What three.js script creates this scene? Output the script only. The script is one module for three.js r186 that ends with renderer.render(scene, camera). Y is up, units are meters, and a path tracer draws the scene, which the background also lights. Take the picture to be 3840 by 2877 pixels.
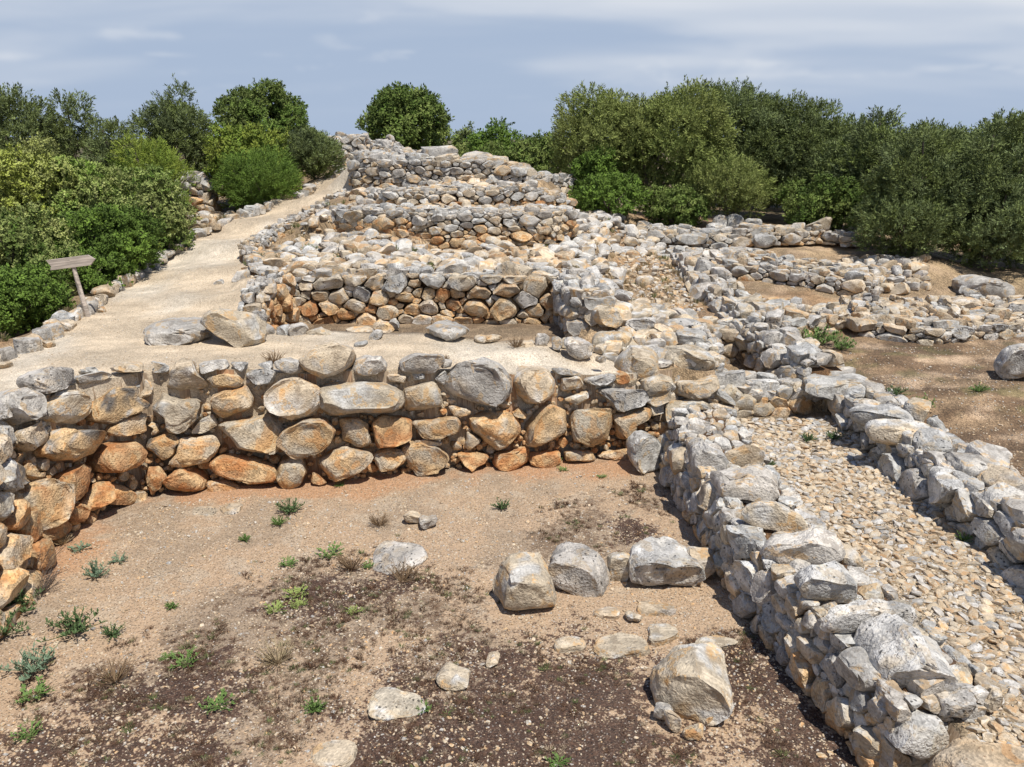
import * as THREE from 'three';
import { mergeGeometries, mergeVertices } from 'three/addons/utils/BufferGeometryUtils.js';
import { ImprovedNoise } from 'three/addons/math/ImprovedNoise.js';

// ---------------------------------------------------------------- camera, sky, sun, exposure
const scene = new THREE.Scene();
const camera = new THREE.PerspectiveCamera(51.9, 1024 / 767, 0.1, 6000);
camera.position.set(0, 5, 0);
camera.rotation.set(-17.25 * Math.PI / 180, 0, 0);
const renderer = new THREE.WebGLRenderer({ antialias: true });
renderer.toneMapping = THREE.LinearToneMapping;
renderer.toneMappingExposure = 1.12;
renderer.shadowMap.enabled = true;
renderer.setSize(1024, 767);

// seeded randomness and noise
let seedState = 12345;
const reseed = (s) => { seedState = (s * 2654435761) >>> 0; };
const rnd = () => { seedState = (seedState + 0x6d2b79f5) | 0; let t = Math.imul(seedState ^ (seedState >>> 15), 1 | seedState); t = (t + Math.imul(t ^ (t >>> 7), 61 | t)) ^ t; return ((t ^ (t >>> 14)) >>> 0) / 4294967296; };
const rr = (a, b) => a + (b - a) * rnd();
const gauss = () => (rnd() + rnd() + rnd() + rnd() - 2) * 1.0;
const IN = new ImprovedNoise();
const N3 = (x, y, z) => IN.noise(x, y, z);
const fbm = (x, y, z, o = 4) => { let s = 0, a = 0.5; for (let i = 0; i < o; i++) { s += a * N3(x, y, z); x = x * 2.03 + 7.1; y = y * 2.03 + 3.7; z = z * 2.03 + 1.3; a *= 0.5; } return s; };
const sst = (a, b, x) => { const t = Math.min(1, Math.max(0, (x - a) / (b - a))); return t * t * (3 - 2 * t); };
const mix = (a, b, t) => a + (b - a) * t;
const mix3 = (a, b, t) => [mix(a[0], b[0], t), mix(a[1], b[1], t), mix(a[2], b[2], t)];
const hash2 = (x, y) => { let h = (Math.imul(x, 374761393) + Math.imul(y, 668265263)) | 0; h = Math.imul(h ^ (h >>> 13), 1274126177); return ((h ^ (h >>> 16)) >>> 0) / 4294967296; };
// lattice noise with a period, for textures that tile
const vn = (x, y, p) => {
  const ix = Math.floor(x), iy = Math.floor(y), fx = x - ix, fy = y - iy, u = fx * fx * (3 - 2 * fx), v = fy * fy * (3 - 2 * fy);
  const m = (a) => ((a % p) + p) % p, x0 = m(ix), x1 = m(ix + 1), y0 = m(iy), y1 = m(iy + 1);
  return mix(mix(hash2(x0, y0), hash2(x1, y0), u), mix(hash2(x0, y1), hash2(x1, y1), u), v);
};
const pfbm = (x, y, p, o) => { let s = 0, a = 0.5, q = p, f = 1; for (let i = 0; i < o; i++) { s += a * vn(x * f + i * 17, y * f + i * 31, q); f *= 2; q *= 2; a *= 0.5; } return s; };
// nearest feature point of a jittered lattice: [distance, cell value]
const worley = (x, y, p) => {
  const ix = Math.floor(x), iy = Math.floor(y); let d = 9, c = 0;
  for (let j = -1; j <= 1; j++) for (let i = -1; i <= 1; i++) {
    const a = (((ix + i) % p) + p) % p, b = (((iy + j) % p) + p) % p, dx = ix + i + hash2(a, b + 91) - x, dy = iy + j + hash2(a + 57, b) - y, e = dx * dx + dy * dy;
    if (e < d) { d = e; c = hash2(a + 13, b + 29); }
  }
  return [Math.sqrt(d), c];
};

// sky: thin high cloud over blue-grey air
{
  const W = 2048, H = 1024, data = new Float32Array(W * H * 4);
  for (let j = 0; j < H; j++) {
    const el = ((j + 0.5) / H - 0.5) * Math.PI, up = Math.sin(el), cu = Math.cos(el);
    for (let i = 0; i < W; i++) {
      const az = ((i + 0.5) / W - 0.5) * 2 * Math.PI, dx = Math.cos(az) * cu, dz = Math.sin(az) * cu, o = (j * W + i) * 4;
      const e = Math.max(0, up);
      let c = mix3([0.365, 0.45, 0.59], [0.085, 0.16, 0.36], sst(0.06, 0.75, e));
      if (up > -0.02) {
        const k = 1 / (e + 0.16), cx = dx * k, cz = dz * k;
        const w = fbm(cx * 0.5 + 2.2, 0.5, cz * 1.1 + 4.1, 3) * 1.3;
        const a = fbm(cx * 0.5 + w + 8.3, 2.5, cz * 1.15 + w * 0.5, 4) + 0.13;
        const b = fbm(cx * 1.6 + 5.2 + w, 6.5, cz * 5.5 + 1.7, 4);
        const veil = sst(-0.2, 0.55, a + 0.16 * b) * sst(0.0, 0.14, e);
        const wisps = sst(0.16, 0.42, fbm(cx * 1.9 - 3.3, 9.5, cz * 4.2 + 2.2 + w * 2, 5)) * sst(0.02, 0.1, e) * 0.35;
        c = mix3(c, [0.70, 0.725, 0.765], Math.min(1, (veil * 0.85 + wisps) * mix(1, 0.16, sst(0.15, 0.5, e))));
      } else c = mix3(c, [0.2, 0.2, 0.18], sst(0.02, 0.2, -up));
      data[o] = c[0]; data[o + 1] = c[1]; data[o + 2] = c[2]; data[o + 3] = 1;
    }
  }
  const t = new THREE.DataTexture(data, W, H, THREE.RGBAFormat, THREE.FloatType);
  t.mapping = THREE.EquirectangularReflectionMapping; t.magFilter = THREE.LinearFilter; t.minFilter = THREE.LinearFilter; t.needsUpdate = true;
  scene.background = t; scene.environment = t;
}
const sun = new THREE.DirectionalLight(new THREE.Color(1, 0.955, 0.88), 5.0);
sun.position.set(0.25, 1, 0.36).multiplyScalar(60); sun.target.position.set(0, 0, -14);
sun.position.add(sun.target.position);
sun.castShadow = true; sun.shadow.mapSize.set(4096, 4096);
Object.assign(sun.shadow.camera, { left: -40, right: 40, top: 40, bottom: -40, near: 1, far: 160 });
scene.add(sun, sun.target);

// ---------------------------------------------------------------- naming
const taken = new Map();
const numbered = (n) => { const k = taken.get(n) || 0; taken.set(n, k + 1); return k ? n + '_' + String(k).padStart(3, '0') : n; };
const tag = (o, label, category, group, kind) => { o.userData.label = label; if (category) o.userData.category = category; if (group) o.userData.group = group; if (kind) o.userData.kind = kind; return o; };
const shade = (m) => { m.castShadow = true; m.receiveShadow = true; return m; };
function thing(name, label, category, pos = [0, 0, 0], group) { const g = new THREE.Group(); g.name = numbered(name); g.position.set(...pos); tag(g, label, category, group); scene.add(g); return g; }
function part(name, geo, mat, parent) { const m = shade(new THREE.Mesh(geo, mat)); m.name = name; parent.add(m); return m; }

// ---------------------------------------------------------------- textures and materials
function tex(W, H, f, srgb = true) {
  const d = new Uint8Array(W * H * 4);
  for (let j = 0; j < H; j++) for (let i = 0; i < W; i++) { const c = f(i / W, j / H), o = (j * W + i) * 4; d[o] = c[0] * 255; d[o + 1] = c[1] * 255; d[o + 2] = c[2] * 255; d[o + 3] = 255; }
  const t = new THREE.DataTexture(d, W, H); if (srgb) t.colorSpace = THREE.SRGBColorSpace;
  t.wrapS = t.wrapT = THREE.RepeatWrapping; t.magFilter = THREE.LinearFilter; t.minFilter = THREE.LinearMipmapLinearFilter; t.generateMipmaps = true; t.needsUpdate = true; return t;
}
const cl = (v) => Math.min(1, Math.max(0, v));
// weathered limestone, one metre a side: grain, pale lichen blotches, pits and black lichen specks
const S = 1024;
const pitField = new Float32Array(S * S), blotch = new Float32Array(S * S), grainF = new Float32Array(S * S), lichen = new Float32Array(S * S);
for (let j = 0; j < S; j++) for (let i = 0; i < S; i++) {
  const x = i / S, y = j / S, k = j * S + i;
  const wx = x * 8 + pfbm(x * 8, y * 8, 8, 3) * 1.2, wy = y * 8 + pfbm(x * 8 + 40, y * 8, 8, 3) * 1.2;
  const [d, c] = worley(x * 34 + wx * 0.25, y * 34 + wy * 0.25, 34);
  const dense = sst(0.5, 0.64, pfbm(x * 5 + 3, y * 5 + 9, 5, 3));
  pitField[k] = c < 0.02 + dense * 0.42 ? (1 - sst(0.1, 0.36 + 0.1 * c, d)) : 0;
  blotch[k] = pfbm(wx, wy, 8, 5);
  grainF[k] = pfbm(x * 60, y * 60, 60, 4);
  const [d2, c2] = worley(x * 26 + wx * 0.3, y * 26 + wy * 0.3, 26);
  lichen[k] = c2 < 0.025 + 0.4 * sst(0.54, 0.66, pfbm(x * 3 + 1, y * 3 + 5, 3, 3)) ? 1 - sst(0.22, 0.4, d2 + (grainF[k] - 0.47) * 0.7) : 0;
}
const at = (A, u, v) => A[Math.min(S - 1, (v * S) | 0) * S + Math.min(S - 1, (u * S) | 0)];
const stoneGrey = tex(S, S, (u, v) => {
  const g = at(grainF, u, v) - 0.47, b = at(blotch, u, v), p = at(pitField, u, v), l = at(lichen, u, v);
  let k = 0.90 + g * 0.42 + (b - 0.47) * 0.42; const w = sst(0.5, 0.56, b) * 0.1;
  let c = [k + w, k + w * 0.96, k + w * 0.9];
  const o = sst(0.56, 0.6, at(blotch, (u + 0.37) % 1, (v + 0.61) % 1)); c = mix3(c, [0.93, 0.80, 0.62], o * 0.3);
  const cr = Math.abs(at(blotch, (u + 0.71) % 1, (v + 0.13) % 1) - 0.46); c = mix3(c, [0.5, 0.45, 0.39], (1 - sst(0.002, 0.012, cr)) * 0.5); c = mix3(c, [1, 0.985, 0.955], sst(0.535, 0.56, at(blotch, (u + 0.15) % 1, (v + 0.83) % 1) + g * 0.25) * 0.55); c = mix3(c, [0.46, 0.42, 0.38], p * 0.4); c = mix3(c, [0.26, 0.26, 0.27], l * 0.7);
  return c.map(cl);
});
const stoneEarth = tex(S, S, (u, v) => {
  const g = at(grainF, u, v) - 0.47, b = at(blotch, u, v), p = at(pitField, (u + 0.2) % 1, v);
  const k = 0.91 + g * 0.5 + (b - 0.47) * 0.4; let c = [k, k, k];
  const o = sst(0.5, 0.55, at(blotch, (u + 0.37) % 1, (v + 0.61) % 1)); c = mix3(c, [0.95, 0.74, 0.52], o * 0.35);
  c = mix3(c, [0.42, 0.28, 0.18], p * 0.4);
  return c.map(cl);
});
const stoneClean = tex(S, S, (u, v) => {
  const g = at(grainF, u, v) - 0.47, b = at(blotch, (u + 0.4) % 1, (v + 0.7) % 1), st = pfbm(u * 4 + b * 2, v * 44, 44, 4) - 0.46;
  const k = 0.92 + g * 0.3 + (b - 0.47) * 0.3 + st * 0.28; let c = [k, k * 0.995, k * 0.985];
  const cr = Math.abs(at(blotch, (u + 0.71) % 1, (v + 0.13) % 1) - 0.46); c = mix3(c, [0.42, 0.37, 0.32], (1 - sst(0.001, 0.008, cr)) * 0.6);
  const l = at(blotch, (u + 0.15) % 1, (v + 0.83) % 1) + g * 0.3; c = mix3(c, [1, 0.99, 0.965], sst(0.54, 0.555, l) * 0.6); c = mix3(c, [0.70, 0.68, 0.66], sst(0.6, 0.615, at(blotch, (u + 0.55) % 1, (v + 0.35) % 1) + g * 0.4) * 0.6); c = mix3(c, [0.95, 0.78, 0.55], sst(0.585, 0.6, at(blotch, (u + 0.25) % 1, (v + 0.5) % 1) + g * 0.3) * 0.45);
  return c.map(cl);
});
const stoneBump = tex(S, S, (u, v) => {
  const g = at(grainF, u, v), b = at(blotch, u, v), p = at(pitField, u, v);
  const r = Math.abs(at(blotch, (u + 0.5) % 1, (v + 0.25) % 1) - 0.47);
  const k = cl(0.40 + (g - 0.47) * 0.55 + (b - 0.47) * 0.9 - p * 0.3 + sst(0, 0.03, r) * 0.16); return [k, k, k];
}, false);
const M = {};
M.grey = new THREE.MeshStandardMaterial({ map: stoneGrey, bumpMap: stoneBump, bumpScale: 0.028, roughness: 0.95, vertexColors: true });
M.earth = new THREE.MeshStandardMaterial({ map: stoneEarth, bumpMap: stoneBump, bumpScale: 0.028, roughness: 0.95, vertexColors: true });
M.clean = new THREE.MeshStandardMaterial({ map: stoneClean, bumpMap: stoneBump, bumpScale: 0.022, roughness: 0.95, vertexColors: true });
M.cleanSmall = new THREE.MeshStandardMaterial({ map: stoneClean, roughness: 0.95, vertexColors: true });
const matFor = (tone, small = '') => { const k = TONES[tone][5]; return M[(k === 'grey' && rnd() < (tone === 'c' ? 0.75 : 0.55) ? 'clean' : k) + small]; };
M.greySmall = new THREE.MeshStandardMaterial({ map: stoneGrey, roughness: 0.95, vertexColors: true });
M.earthSmall = new THREE.MeshStandardMaterial({ map: stoneEarth, roughness: 0.95, vertexColors: true });
// loose soil, 2 m a side
const soilTex = (cb, cg, th) => tex(1024, 1024, (u, v) => {
  const b = pfbm(u * 6, v * 6, 6, 5), g = pfbm(u * 150, v * 150, 150, 3), [d, c] = worley(u * 90, v * 90, 90);
  const k = 0.78 + (b - 0.47) * cb + (g - 0.44) * cg; let o = [k, k * 0.99, k * 0.97];
  if (c > th) o = mix3(o, c > th + 0.2 ? [1, 0.98, 0.94] : [0.62, 0.55, 0.48], 1 - sst(0.16, 0.3, d));
  return o.map(cl);
});
const soilMap = soilTex(0.55, 0.95, 0.62), sandMap = soilTex(0.3, 0.42, 0.78);
const soilBump = tex(1024, 1024, (u, v) => {
  const b = pfbm(u * 20, v * 20, 20, 5), [d, c] = worley(u * 90, v * 90, 90); const k = cl(b * 0.7 + (c > 0.6 ? 0.4 * (1 - sst(0.1, 0.34, d)) : 0)); return [k, k, k];
}, false);
M.soil = new THREE.MeshStandardMaterial({ map: soilMap, bumpMap: soilBump, bumpScale: 0.02, roughness: 1, vertexColors: true });
M.sand = new THREE.MeshStandardMaterial({ map: sandMap, bumpMap: soilBump, bumpScale: 0.012, roughness: 1, vertexColors: true });
M.core = new THREE.MeshStandardMaterial({ color: new THREE.Color().setRGB(0.26, 0.145, 0.07), map: soilMap, bumpMap: soilBump, bumpScale: 0.03, roughness: 1 });

// ---------------------------------------------------------------- stone tones (linear base colours)
const C = { grey: [0.44, 0.42, 0.39], white: [0.60, 0.575, 0.535], dark: [0.17, 0.15, 0.13], cream: [0.57, 0.48, 0.36], ochre: [0.63, 0.435, 0.235], red: [0.50, 0.26, 0.115], tan: [0.52, 0.405, 0.27] };
// [main, second, share of second, third, share of third, material]
const TONES = {
  g: [C.grey, C.white, 0.45, C.cream, 0.18, 'grey'], c: [C.cream, C.white, 0.35, C.ochre, 0.2, 'grey'], o: [C.ochre, C.cream, 0.48, C.red, 0.2, 'earth'],
  r: [C.red, C.ochre, 0.5, C.tan, 0.12, 'earth'], d: [C.ochre, C.dark, 0.4, C.grey, 0.25, 'earth'], w: [C.white, C.grey, 0.35, C.cream, 0.2, 'grey'], t: [C.tan, C.cream, 0.4, C.grey, 0.2, 'earth'],
};
const icoCache = {};
function ico(detail) {
  if (!icoCache[detail]) { let g = new THREE.IcosahedronGeometry(1, detail); g.deleteAttribute('normal'); g.deleteAttribute('uv'); g = icoCache[detail] = mergeVertices(g, 1e-4); const A = ico.adj[detail] = Array.from({ length: g.attributes.position.count }, () => []); g.index.array.forEach((v, k) => A[v].push((k / 3) | 0)); }
  return icoCache[detail];
}
ico.adj = {};
const tmpV = new THREE.Vector3();
// One stone. R(angle) is its outline in the local xy plane, depth its half size along local z. Returns an indexed geometry.
function stoneGeo({ R, depth, detail, tone, rough = 1, square = 0.5, sizeHint, frame, cuts = 9, uvScale = 0.9 }) {
  const src = ico(detail), n = src.attributes.position.count, P = src.attributes.position.array, I = src.index.array;
  const pos = new Float32Array(n * 3), col = new Float32Array(n * 3), unit = new Float32Array(n * 3);
  const planes = []; for (let k = 0; k < cuts; k++) { tmpV.set(gauss(), gauss(), gauss()).normalize(); planes.push([tmpV.x, tmpV.y, tmpV.z, rr(0.34, 0.84)]); }
  const sq = square * rr(0.62, 1.05), ze = rr(0.5, 0.85), bed = rnd() < 0.5 ? rr(0.015, 0.04) : 0, bf = rr(9, 17), bx = rr(-0.3, 0.3), bz = rr(-0.4, 0.4);
  const ox = rr(0, 100), oy = rr(0, 100), oz = rr(0, 100), T = TONES[tone], karst = (tone === 'g' || tone === 'w') && rnd() < 0.7, bright = rr(0.84, 1.1), warm = rr(-0.035, 0.035), s = sizeHint;
  let rim = 0, rims = 0, cap = 0, caps = 0;
  for (let i = 0; i < n; i++) {
    let x = P[i * 3], y = P[i * 3 + 1], z = P[i * 3 + 2]; const z0 = z;
    for (const [a, b, c, d] of planes) { const q = a * x + b * y + c * z - d; if (q > 0) { x -= a * q; y -= b * q; z -= c * q; } }
    let lump = 1 + rough * (0.13 * N3(x * 1.9 + ox, y * 1.9 + oy, z * 1.9 + oz) + 0.1 * N3(x * 4.3 + oy, y * 4.3 + oz, z * 4.3 + ox) - 0.07 * Math.max(0, 0.22 - Math.abs(N3(x * 2.6 + oz, y * 2.6 + ox, z * 2.6 + oy))));
    if (detail > 2) lump += rough * 0.05 * N3(x * 8.3 + oz, y * 8.3 + ox, z * 8.3 + oy);
    if (detail > 4) { lump -= rough * 0.06 * Math.abs(N3(x * 12 + oz, y * 12 + ox, z * 12 + oy)); if (karst) lump -= 0.42 * Math.max(0, N3(x * 6.5 + ox, y * 6.5 + oz, z * 6.5 + oy) - 0.24); }
    if (bed && detail > 2) lump += bed * Math.sin((y + bx * x + bz * z) * bf + 2.5 * N3(x * 2 + ox, y * 2, z * 2)) ;
    x *= lump; y *= lump; z *= lump; unit[i * 3] = x; unit[i * 3 + 1] = y; unit[i * 3 + 2] = z;
    if (Math.abs(z0) < 0.3) { rim += Math.hypot(x, y); rims++; } if (z0 > 0.85) { cap += z; caps++; }
  }
  rim = rims ? rim / rims : 1; cap = caps ? cap / caps : 0.85;
  for (let i = 0; i < n; i++) {
    const x = unit[i * 3] / rim, y = unit[i * 3 + 1] / rim, z = unit[i * 3 + 2] / cap;
    const q = Math.hypot(x, y), a = Math.atan2(y, x), m = q > 1e-6 ? Math.pow(q, sq) : 0, r = R(a) * m;
    const X = Math.cos(a) * r, Y = Math.sin(a) * r, Z = Math.sign(z) * Math.pow(Math.abs(z), ze) * depth;
    pos[i * 3] = X; pos[i * 3 + 1] = Y; pos[i * 3 + 2] = Z;
    const f = 2.2 / s, n1 = fbm(X * f + ox, Y * f + oy, Z * f + oz, 3), n2 = fbm(X * f * 1.3 + oz, Y * f * 1.3 + ox, Z * f * 1.3 + oy, 3);
    let c = T[0]; c = mix3(c, T[1], sst(-0.05, 0.1, n1 + (T[2] - 0.5) * 0.8)); c = mix3(c, T[3], sst(-0.02, 0.1, n2 + (T[4] - 0.5) * 0.8) * 0.85);
    const j = bright * (1 + 0.12 * N3(X * 14 + ox, Y * 14, Z * 14 + oy));
    col[i * 3] = c[0] * j * (1 + warm); col[i * 3 + 1] = c[1] * j; col[i * 3 + 2] = c[2] * j * (1 - warm);
  }
  // face normals, joined smoothly except over sharp edges
  const F = I.length / 3, fn = new Float32Array(F * 3), adj = ico.adj[detail], crease = detail > 4 ? 0.83 : 0.92;
  for (let f = 0; f < F; f++) {
    const a = I[f * 3] * 3, b = I[f * 3 + 1] * 3, c = I[f * 3 + 2] * 3, ux = pos[b] - pos[a], uy = pos[b + 1] - pos[a + 1], uz = pos[b + 2] - pos[a + 2], vx = pos[c] - pos[a], vy = pos[c + 1] - pos[a + 1], vz = pos[c + 2] - pos[a + 2];
    const x = uy * vz - uz * vy, y = uz * vx - ux * vz, z = ux * vy - uy * vx, l = Math.hypot(x, y, z) || 1; fn[f * 3] = x / l; fn[f * 3 + 1] = y / l; fn[f * 3 + 2] = z / l;
  }
  const uo = rr(0, 1), vo = rr(0, 1), made = new Array(n), Q = [], Nn = [], Cc = [], U = [], J = [];
  for (let f = 0; f < F; f++) { // texture laid on each face from the side it looks to
    const nx = fn[f * 3], ny = fn[f * 3 + 1], nz = fn[f * 3 + 2], fx = Math.abs(nx), fy = Math.abs(ny), fz = Math.abs(nz), ax = fz >= fx && fz >= fy ? 2 : fx > fy ? 0 : 1;
    for (let k = 0; k < 3; k++) {
      const v = I[f * 3 + k]; let x = 0, y = 0, z = 0;
      for (const e of adj[v]) { const d = fn[e * 3] * nx + fn[e * 3 + 1] * ny + fn[e * 3 + 2] * nz; if (d > crease) { x += fn[e * 3]; y += fn[e * 3 + 1]; z += fn[e * 3 + 2]; } }
      const l = Math.hypot(x, y, z) || 1; x /= l; y /= l; z /= l;
      let w = -1; const list = made[v] || (made[v] = []); for (const m of list) if (m[0] === ax && m[1] * x + m[2] * y + m[3] * z > 0.9995) { w = m[4]; break; }
      if (w < 0) { w = Q.length / 3; list.push([ax, x, y, z, w]); const X = pos[v * 3], Y = pos[v * 3 + 1], Z = pos[v * 3 + 2]; Q.push(X, Y, Z); Nn.push(x, y, z); Cc.push(col[v * 3], col[v * 3 + 1], col[v * 3 + 2]); U.push((ax === 0 ? Z : X) * uvScale + uo + ax * 0.31, (ax === 1 ? Z : Y) * uvScale + vo + ax * 0.17); }
      J.push(w);
    }
  }
  const g = new THREE.BufferGeometry();
  g.setAttribute('position', new THREE.Float32BufferAttribute(Q, 3)); g.setAttribute('normal', new THREE.Float32BufferAttribute(Nn, 3)); g.setAttribute('color', new THREE.Float32BufferAttribute(Cc, 3)); g.setAttribute('uv', new THREE.Float32BufferAttribute(U, 2)); g.setIndex(J);
  if (frame) g.applyMatrix4(frame);
  return g;
}
// outline of a polygon (flat list) about its centroid, rounded a little
function outline(poly, shrink) {
  let cx = 0, cy = 0, A = 0; const n = poly.length;
  for (let i = 0; i < n; i++) { const [x0, y0] = poly[i], [x1, y1] = poly[(i + 1) % n], w = x0 * y1 - x1 * y0; A += w; cx += (x0 + x1) * w; cy += (y0 + y1) * w; }
  A /= 2; if (Math.abs(A) < 1e-4) return null; cx /= 6 * A; cy /= 6 * A;
  const K = 64, T = new Float32Array(K); let mean = 0;
  for (let k = 0; k < K; k++) {
    const a = k / K * 2 * Math.PI - Math.PI, dx = Math.cos(a), dy = Math.sin(a); let best = 0;
    for (let i = 0; i < n; i++) {
      const x0 = poly[i][0] - cx, y0 = poly[i][1] - cy, ex = poly[(i + 1) % n][0] - cx - x0, ey = poly[(i + 1) % n][1] - cy - y0, den = dx * ey - dy * ex;
      if (Math.abs(den) < 1e-9) continue; const t = (x0 * ey - y0 * ex) / den, u = (x0 * dy - y0 * dx) / den;
      if (t > 0 && u >= -1e-6 && u <= 1 + 1e-6) best = Math.max(best, t);
    }
    T[k] = best || 0.03; mean += T[k] / K;
  }
  for (let p = 0; p < 1; p++) { const o = T.slice(); for (let k = 0; k < K; k++) T[k] = 0.25 * o[(k + K - 1) % K] + 0.5 * o[k] + 0.25 * o[(k + 1) % K]; }
  for (let k = 0; k < K; k++) T[k] = Math.max(0.012, T[k] - shrink);
  return { cx, cy, mean, area: Math.abs(A), R: (a) => { const f = ((a + Math.PI) / (2 * Math.PI)) * K, i = Math.floor(f), t = f - i; return T[((i % K) + K) % K] * (1 - t) + T[(((i + 1) % K) + K) % K] * t; } };
}
const pickTone = (mixStr) => mixStr[(rnd() * mixStr.length) | 0];
// power diagram of darts thrown on [0,L] x [0,H]: cells that fit like laid stones
function pack(L, H, mean, spread, aniso) {
  const pts = [], tries = Math.min(9000, Math.ceil(L * H / (mean * mean) * 14));
  for (let k = 0; k < tries; k++) {
    const fade = Math.max(0.35, 1 - k / tries * 0.75), r = mean * Math.exp(gauss() * spread) * fade, x = rr(0, L), y = rr(0, H); let ok = true;
    for (const p of pts) { const dx = (p[0] - x) / aniso, dy = p[1] - y, q = (p[2] + r) * 0.86; if (dx * dx + dy * dy < q * q) { ok = false; break; } }
    if (ok) pts.push([x, y, r]);
  }
  const cells = [];
  for (const p of pts) {
    let poly = [[0, 0], [L, 0], [L, H], [0, H]];
    for (const q of pts) {
      if (q === p) continue; const dx = (q[0] - p[0]) / aniso, dy = q[1] - p[1], dd = dx * dx + dy * dy; if (dd > 40 * mean * mean) continue;
      const c = (dd + p[2] * p[2] - q[2] * q[2]) / 2, out = [];
      const side = ([X, Y]) => ((X - p[0]) / aniso) * dx + (Y - p[1]) * dy - c;
      for (let i = 0; i < poly.length; i++) { const a = poly[i], b = poly[(i + 1) % poly.length], sa = side(a), sb = side(b); if (sa <= 0) out.push(a); if (sa * sb < 0) { const t = sa / (sa - sb); out.push([mix(a[0], b[0], t), mix(a[1], b[1], t)]); } }
      poly = out; if (poly.length < 3) break;
    }
    if (poly.length >= 3) cells.push(poly);
  }
  return cells;
}
// a line on the plan, [x, z, base, top] at each corner; outward is to the right-hand side seen from above
function planLine(pts) {
  const seg = []; let s = 0;
  for (let i = 0; i + 1 < pts.length; i++) { const [x0, z0] = pts[i], [x1, z1] = pts[i + 1], l = Math.hypot(x1 - x0, z1 - z0); seg.push({ s, l, i, tx: (x1 - x0) / l, tz: (z1 - z0) / l }); s += l; }
  return { L: s, at(q) { const g = seg.find((e) => q <= e.s + e.l) || seg[seg.length - 1], t = (q - g.s) / g.l, a = pts[g.i], b = pts[g.i + 1], w = Math.min(g.l * 0.45, 0.3); let tx = g.tx, tz = g.tz; const k = seg.indexOf(g);
    const near = q - g.s < w && k > 0 ? seg[k - 1] : g.s + g.l - q < w && k + 1 < seg.length ? seg[k + 1] : null;
    if (near) { const d = Math.min(q - g.s, g.s + g.l - q) / w, m = 0.5 * (1 - Math.max(0, d)); tx = mix(tx, near.tx, m); tz = mix(tz, near.tz, m); const l = Math.hypot(tx, tz) || 1; tx /= l; tz /= l; }
    return { x: mix(a[0], b[0], t), z: mix(a[1], b[1], t), base: mix(a[2], b[2], t), top: mix(a[3], b[3], t), tx, tz, nx: -tz, nz: tx }; } };
}
const basis = (T, U, Nn, O) => new THREE.Matrix4().makeBasis(new THREE.Vector3(...T), new THREE.Vector3(...U), new THREE.Vector3(...Nn)).setPosition(...O);
let stoneCount = 0, triCount = 0;
function addStone(parent, o, tone, mtx, depth, detail, extra = {}) {
  const c = new THREE.Vector3().setFromMatrixPosition(mtx), rot = mtx.clone().setPosition(0, 0, 0);
  const size = 2 * o.mean, g = stoneGeo({ R: o.R, depth, detail, tone, sizeHint: size, frame: rot, ...extra });
  const m = part('stone', g, matFor(tone), parent); m.position.copy(c).sub(parent.position);
  stoneCount++; triCount += g.index.count / 3; return m;
}
const BIG = 300;
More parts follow.
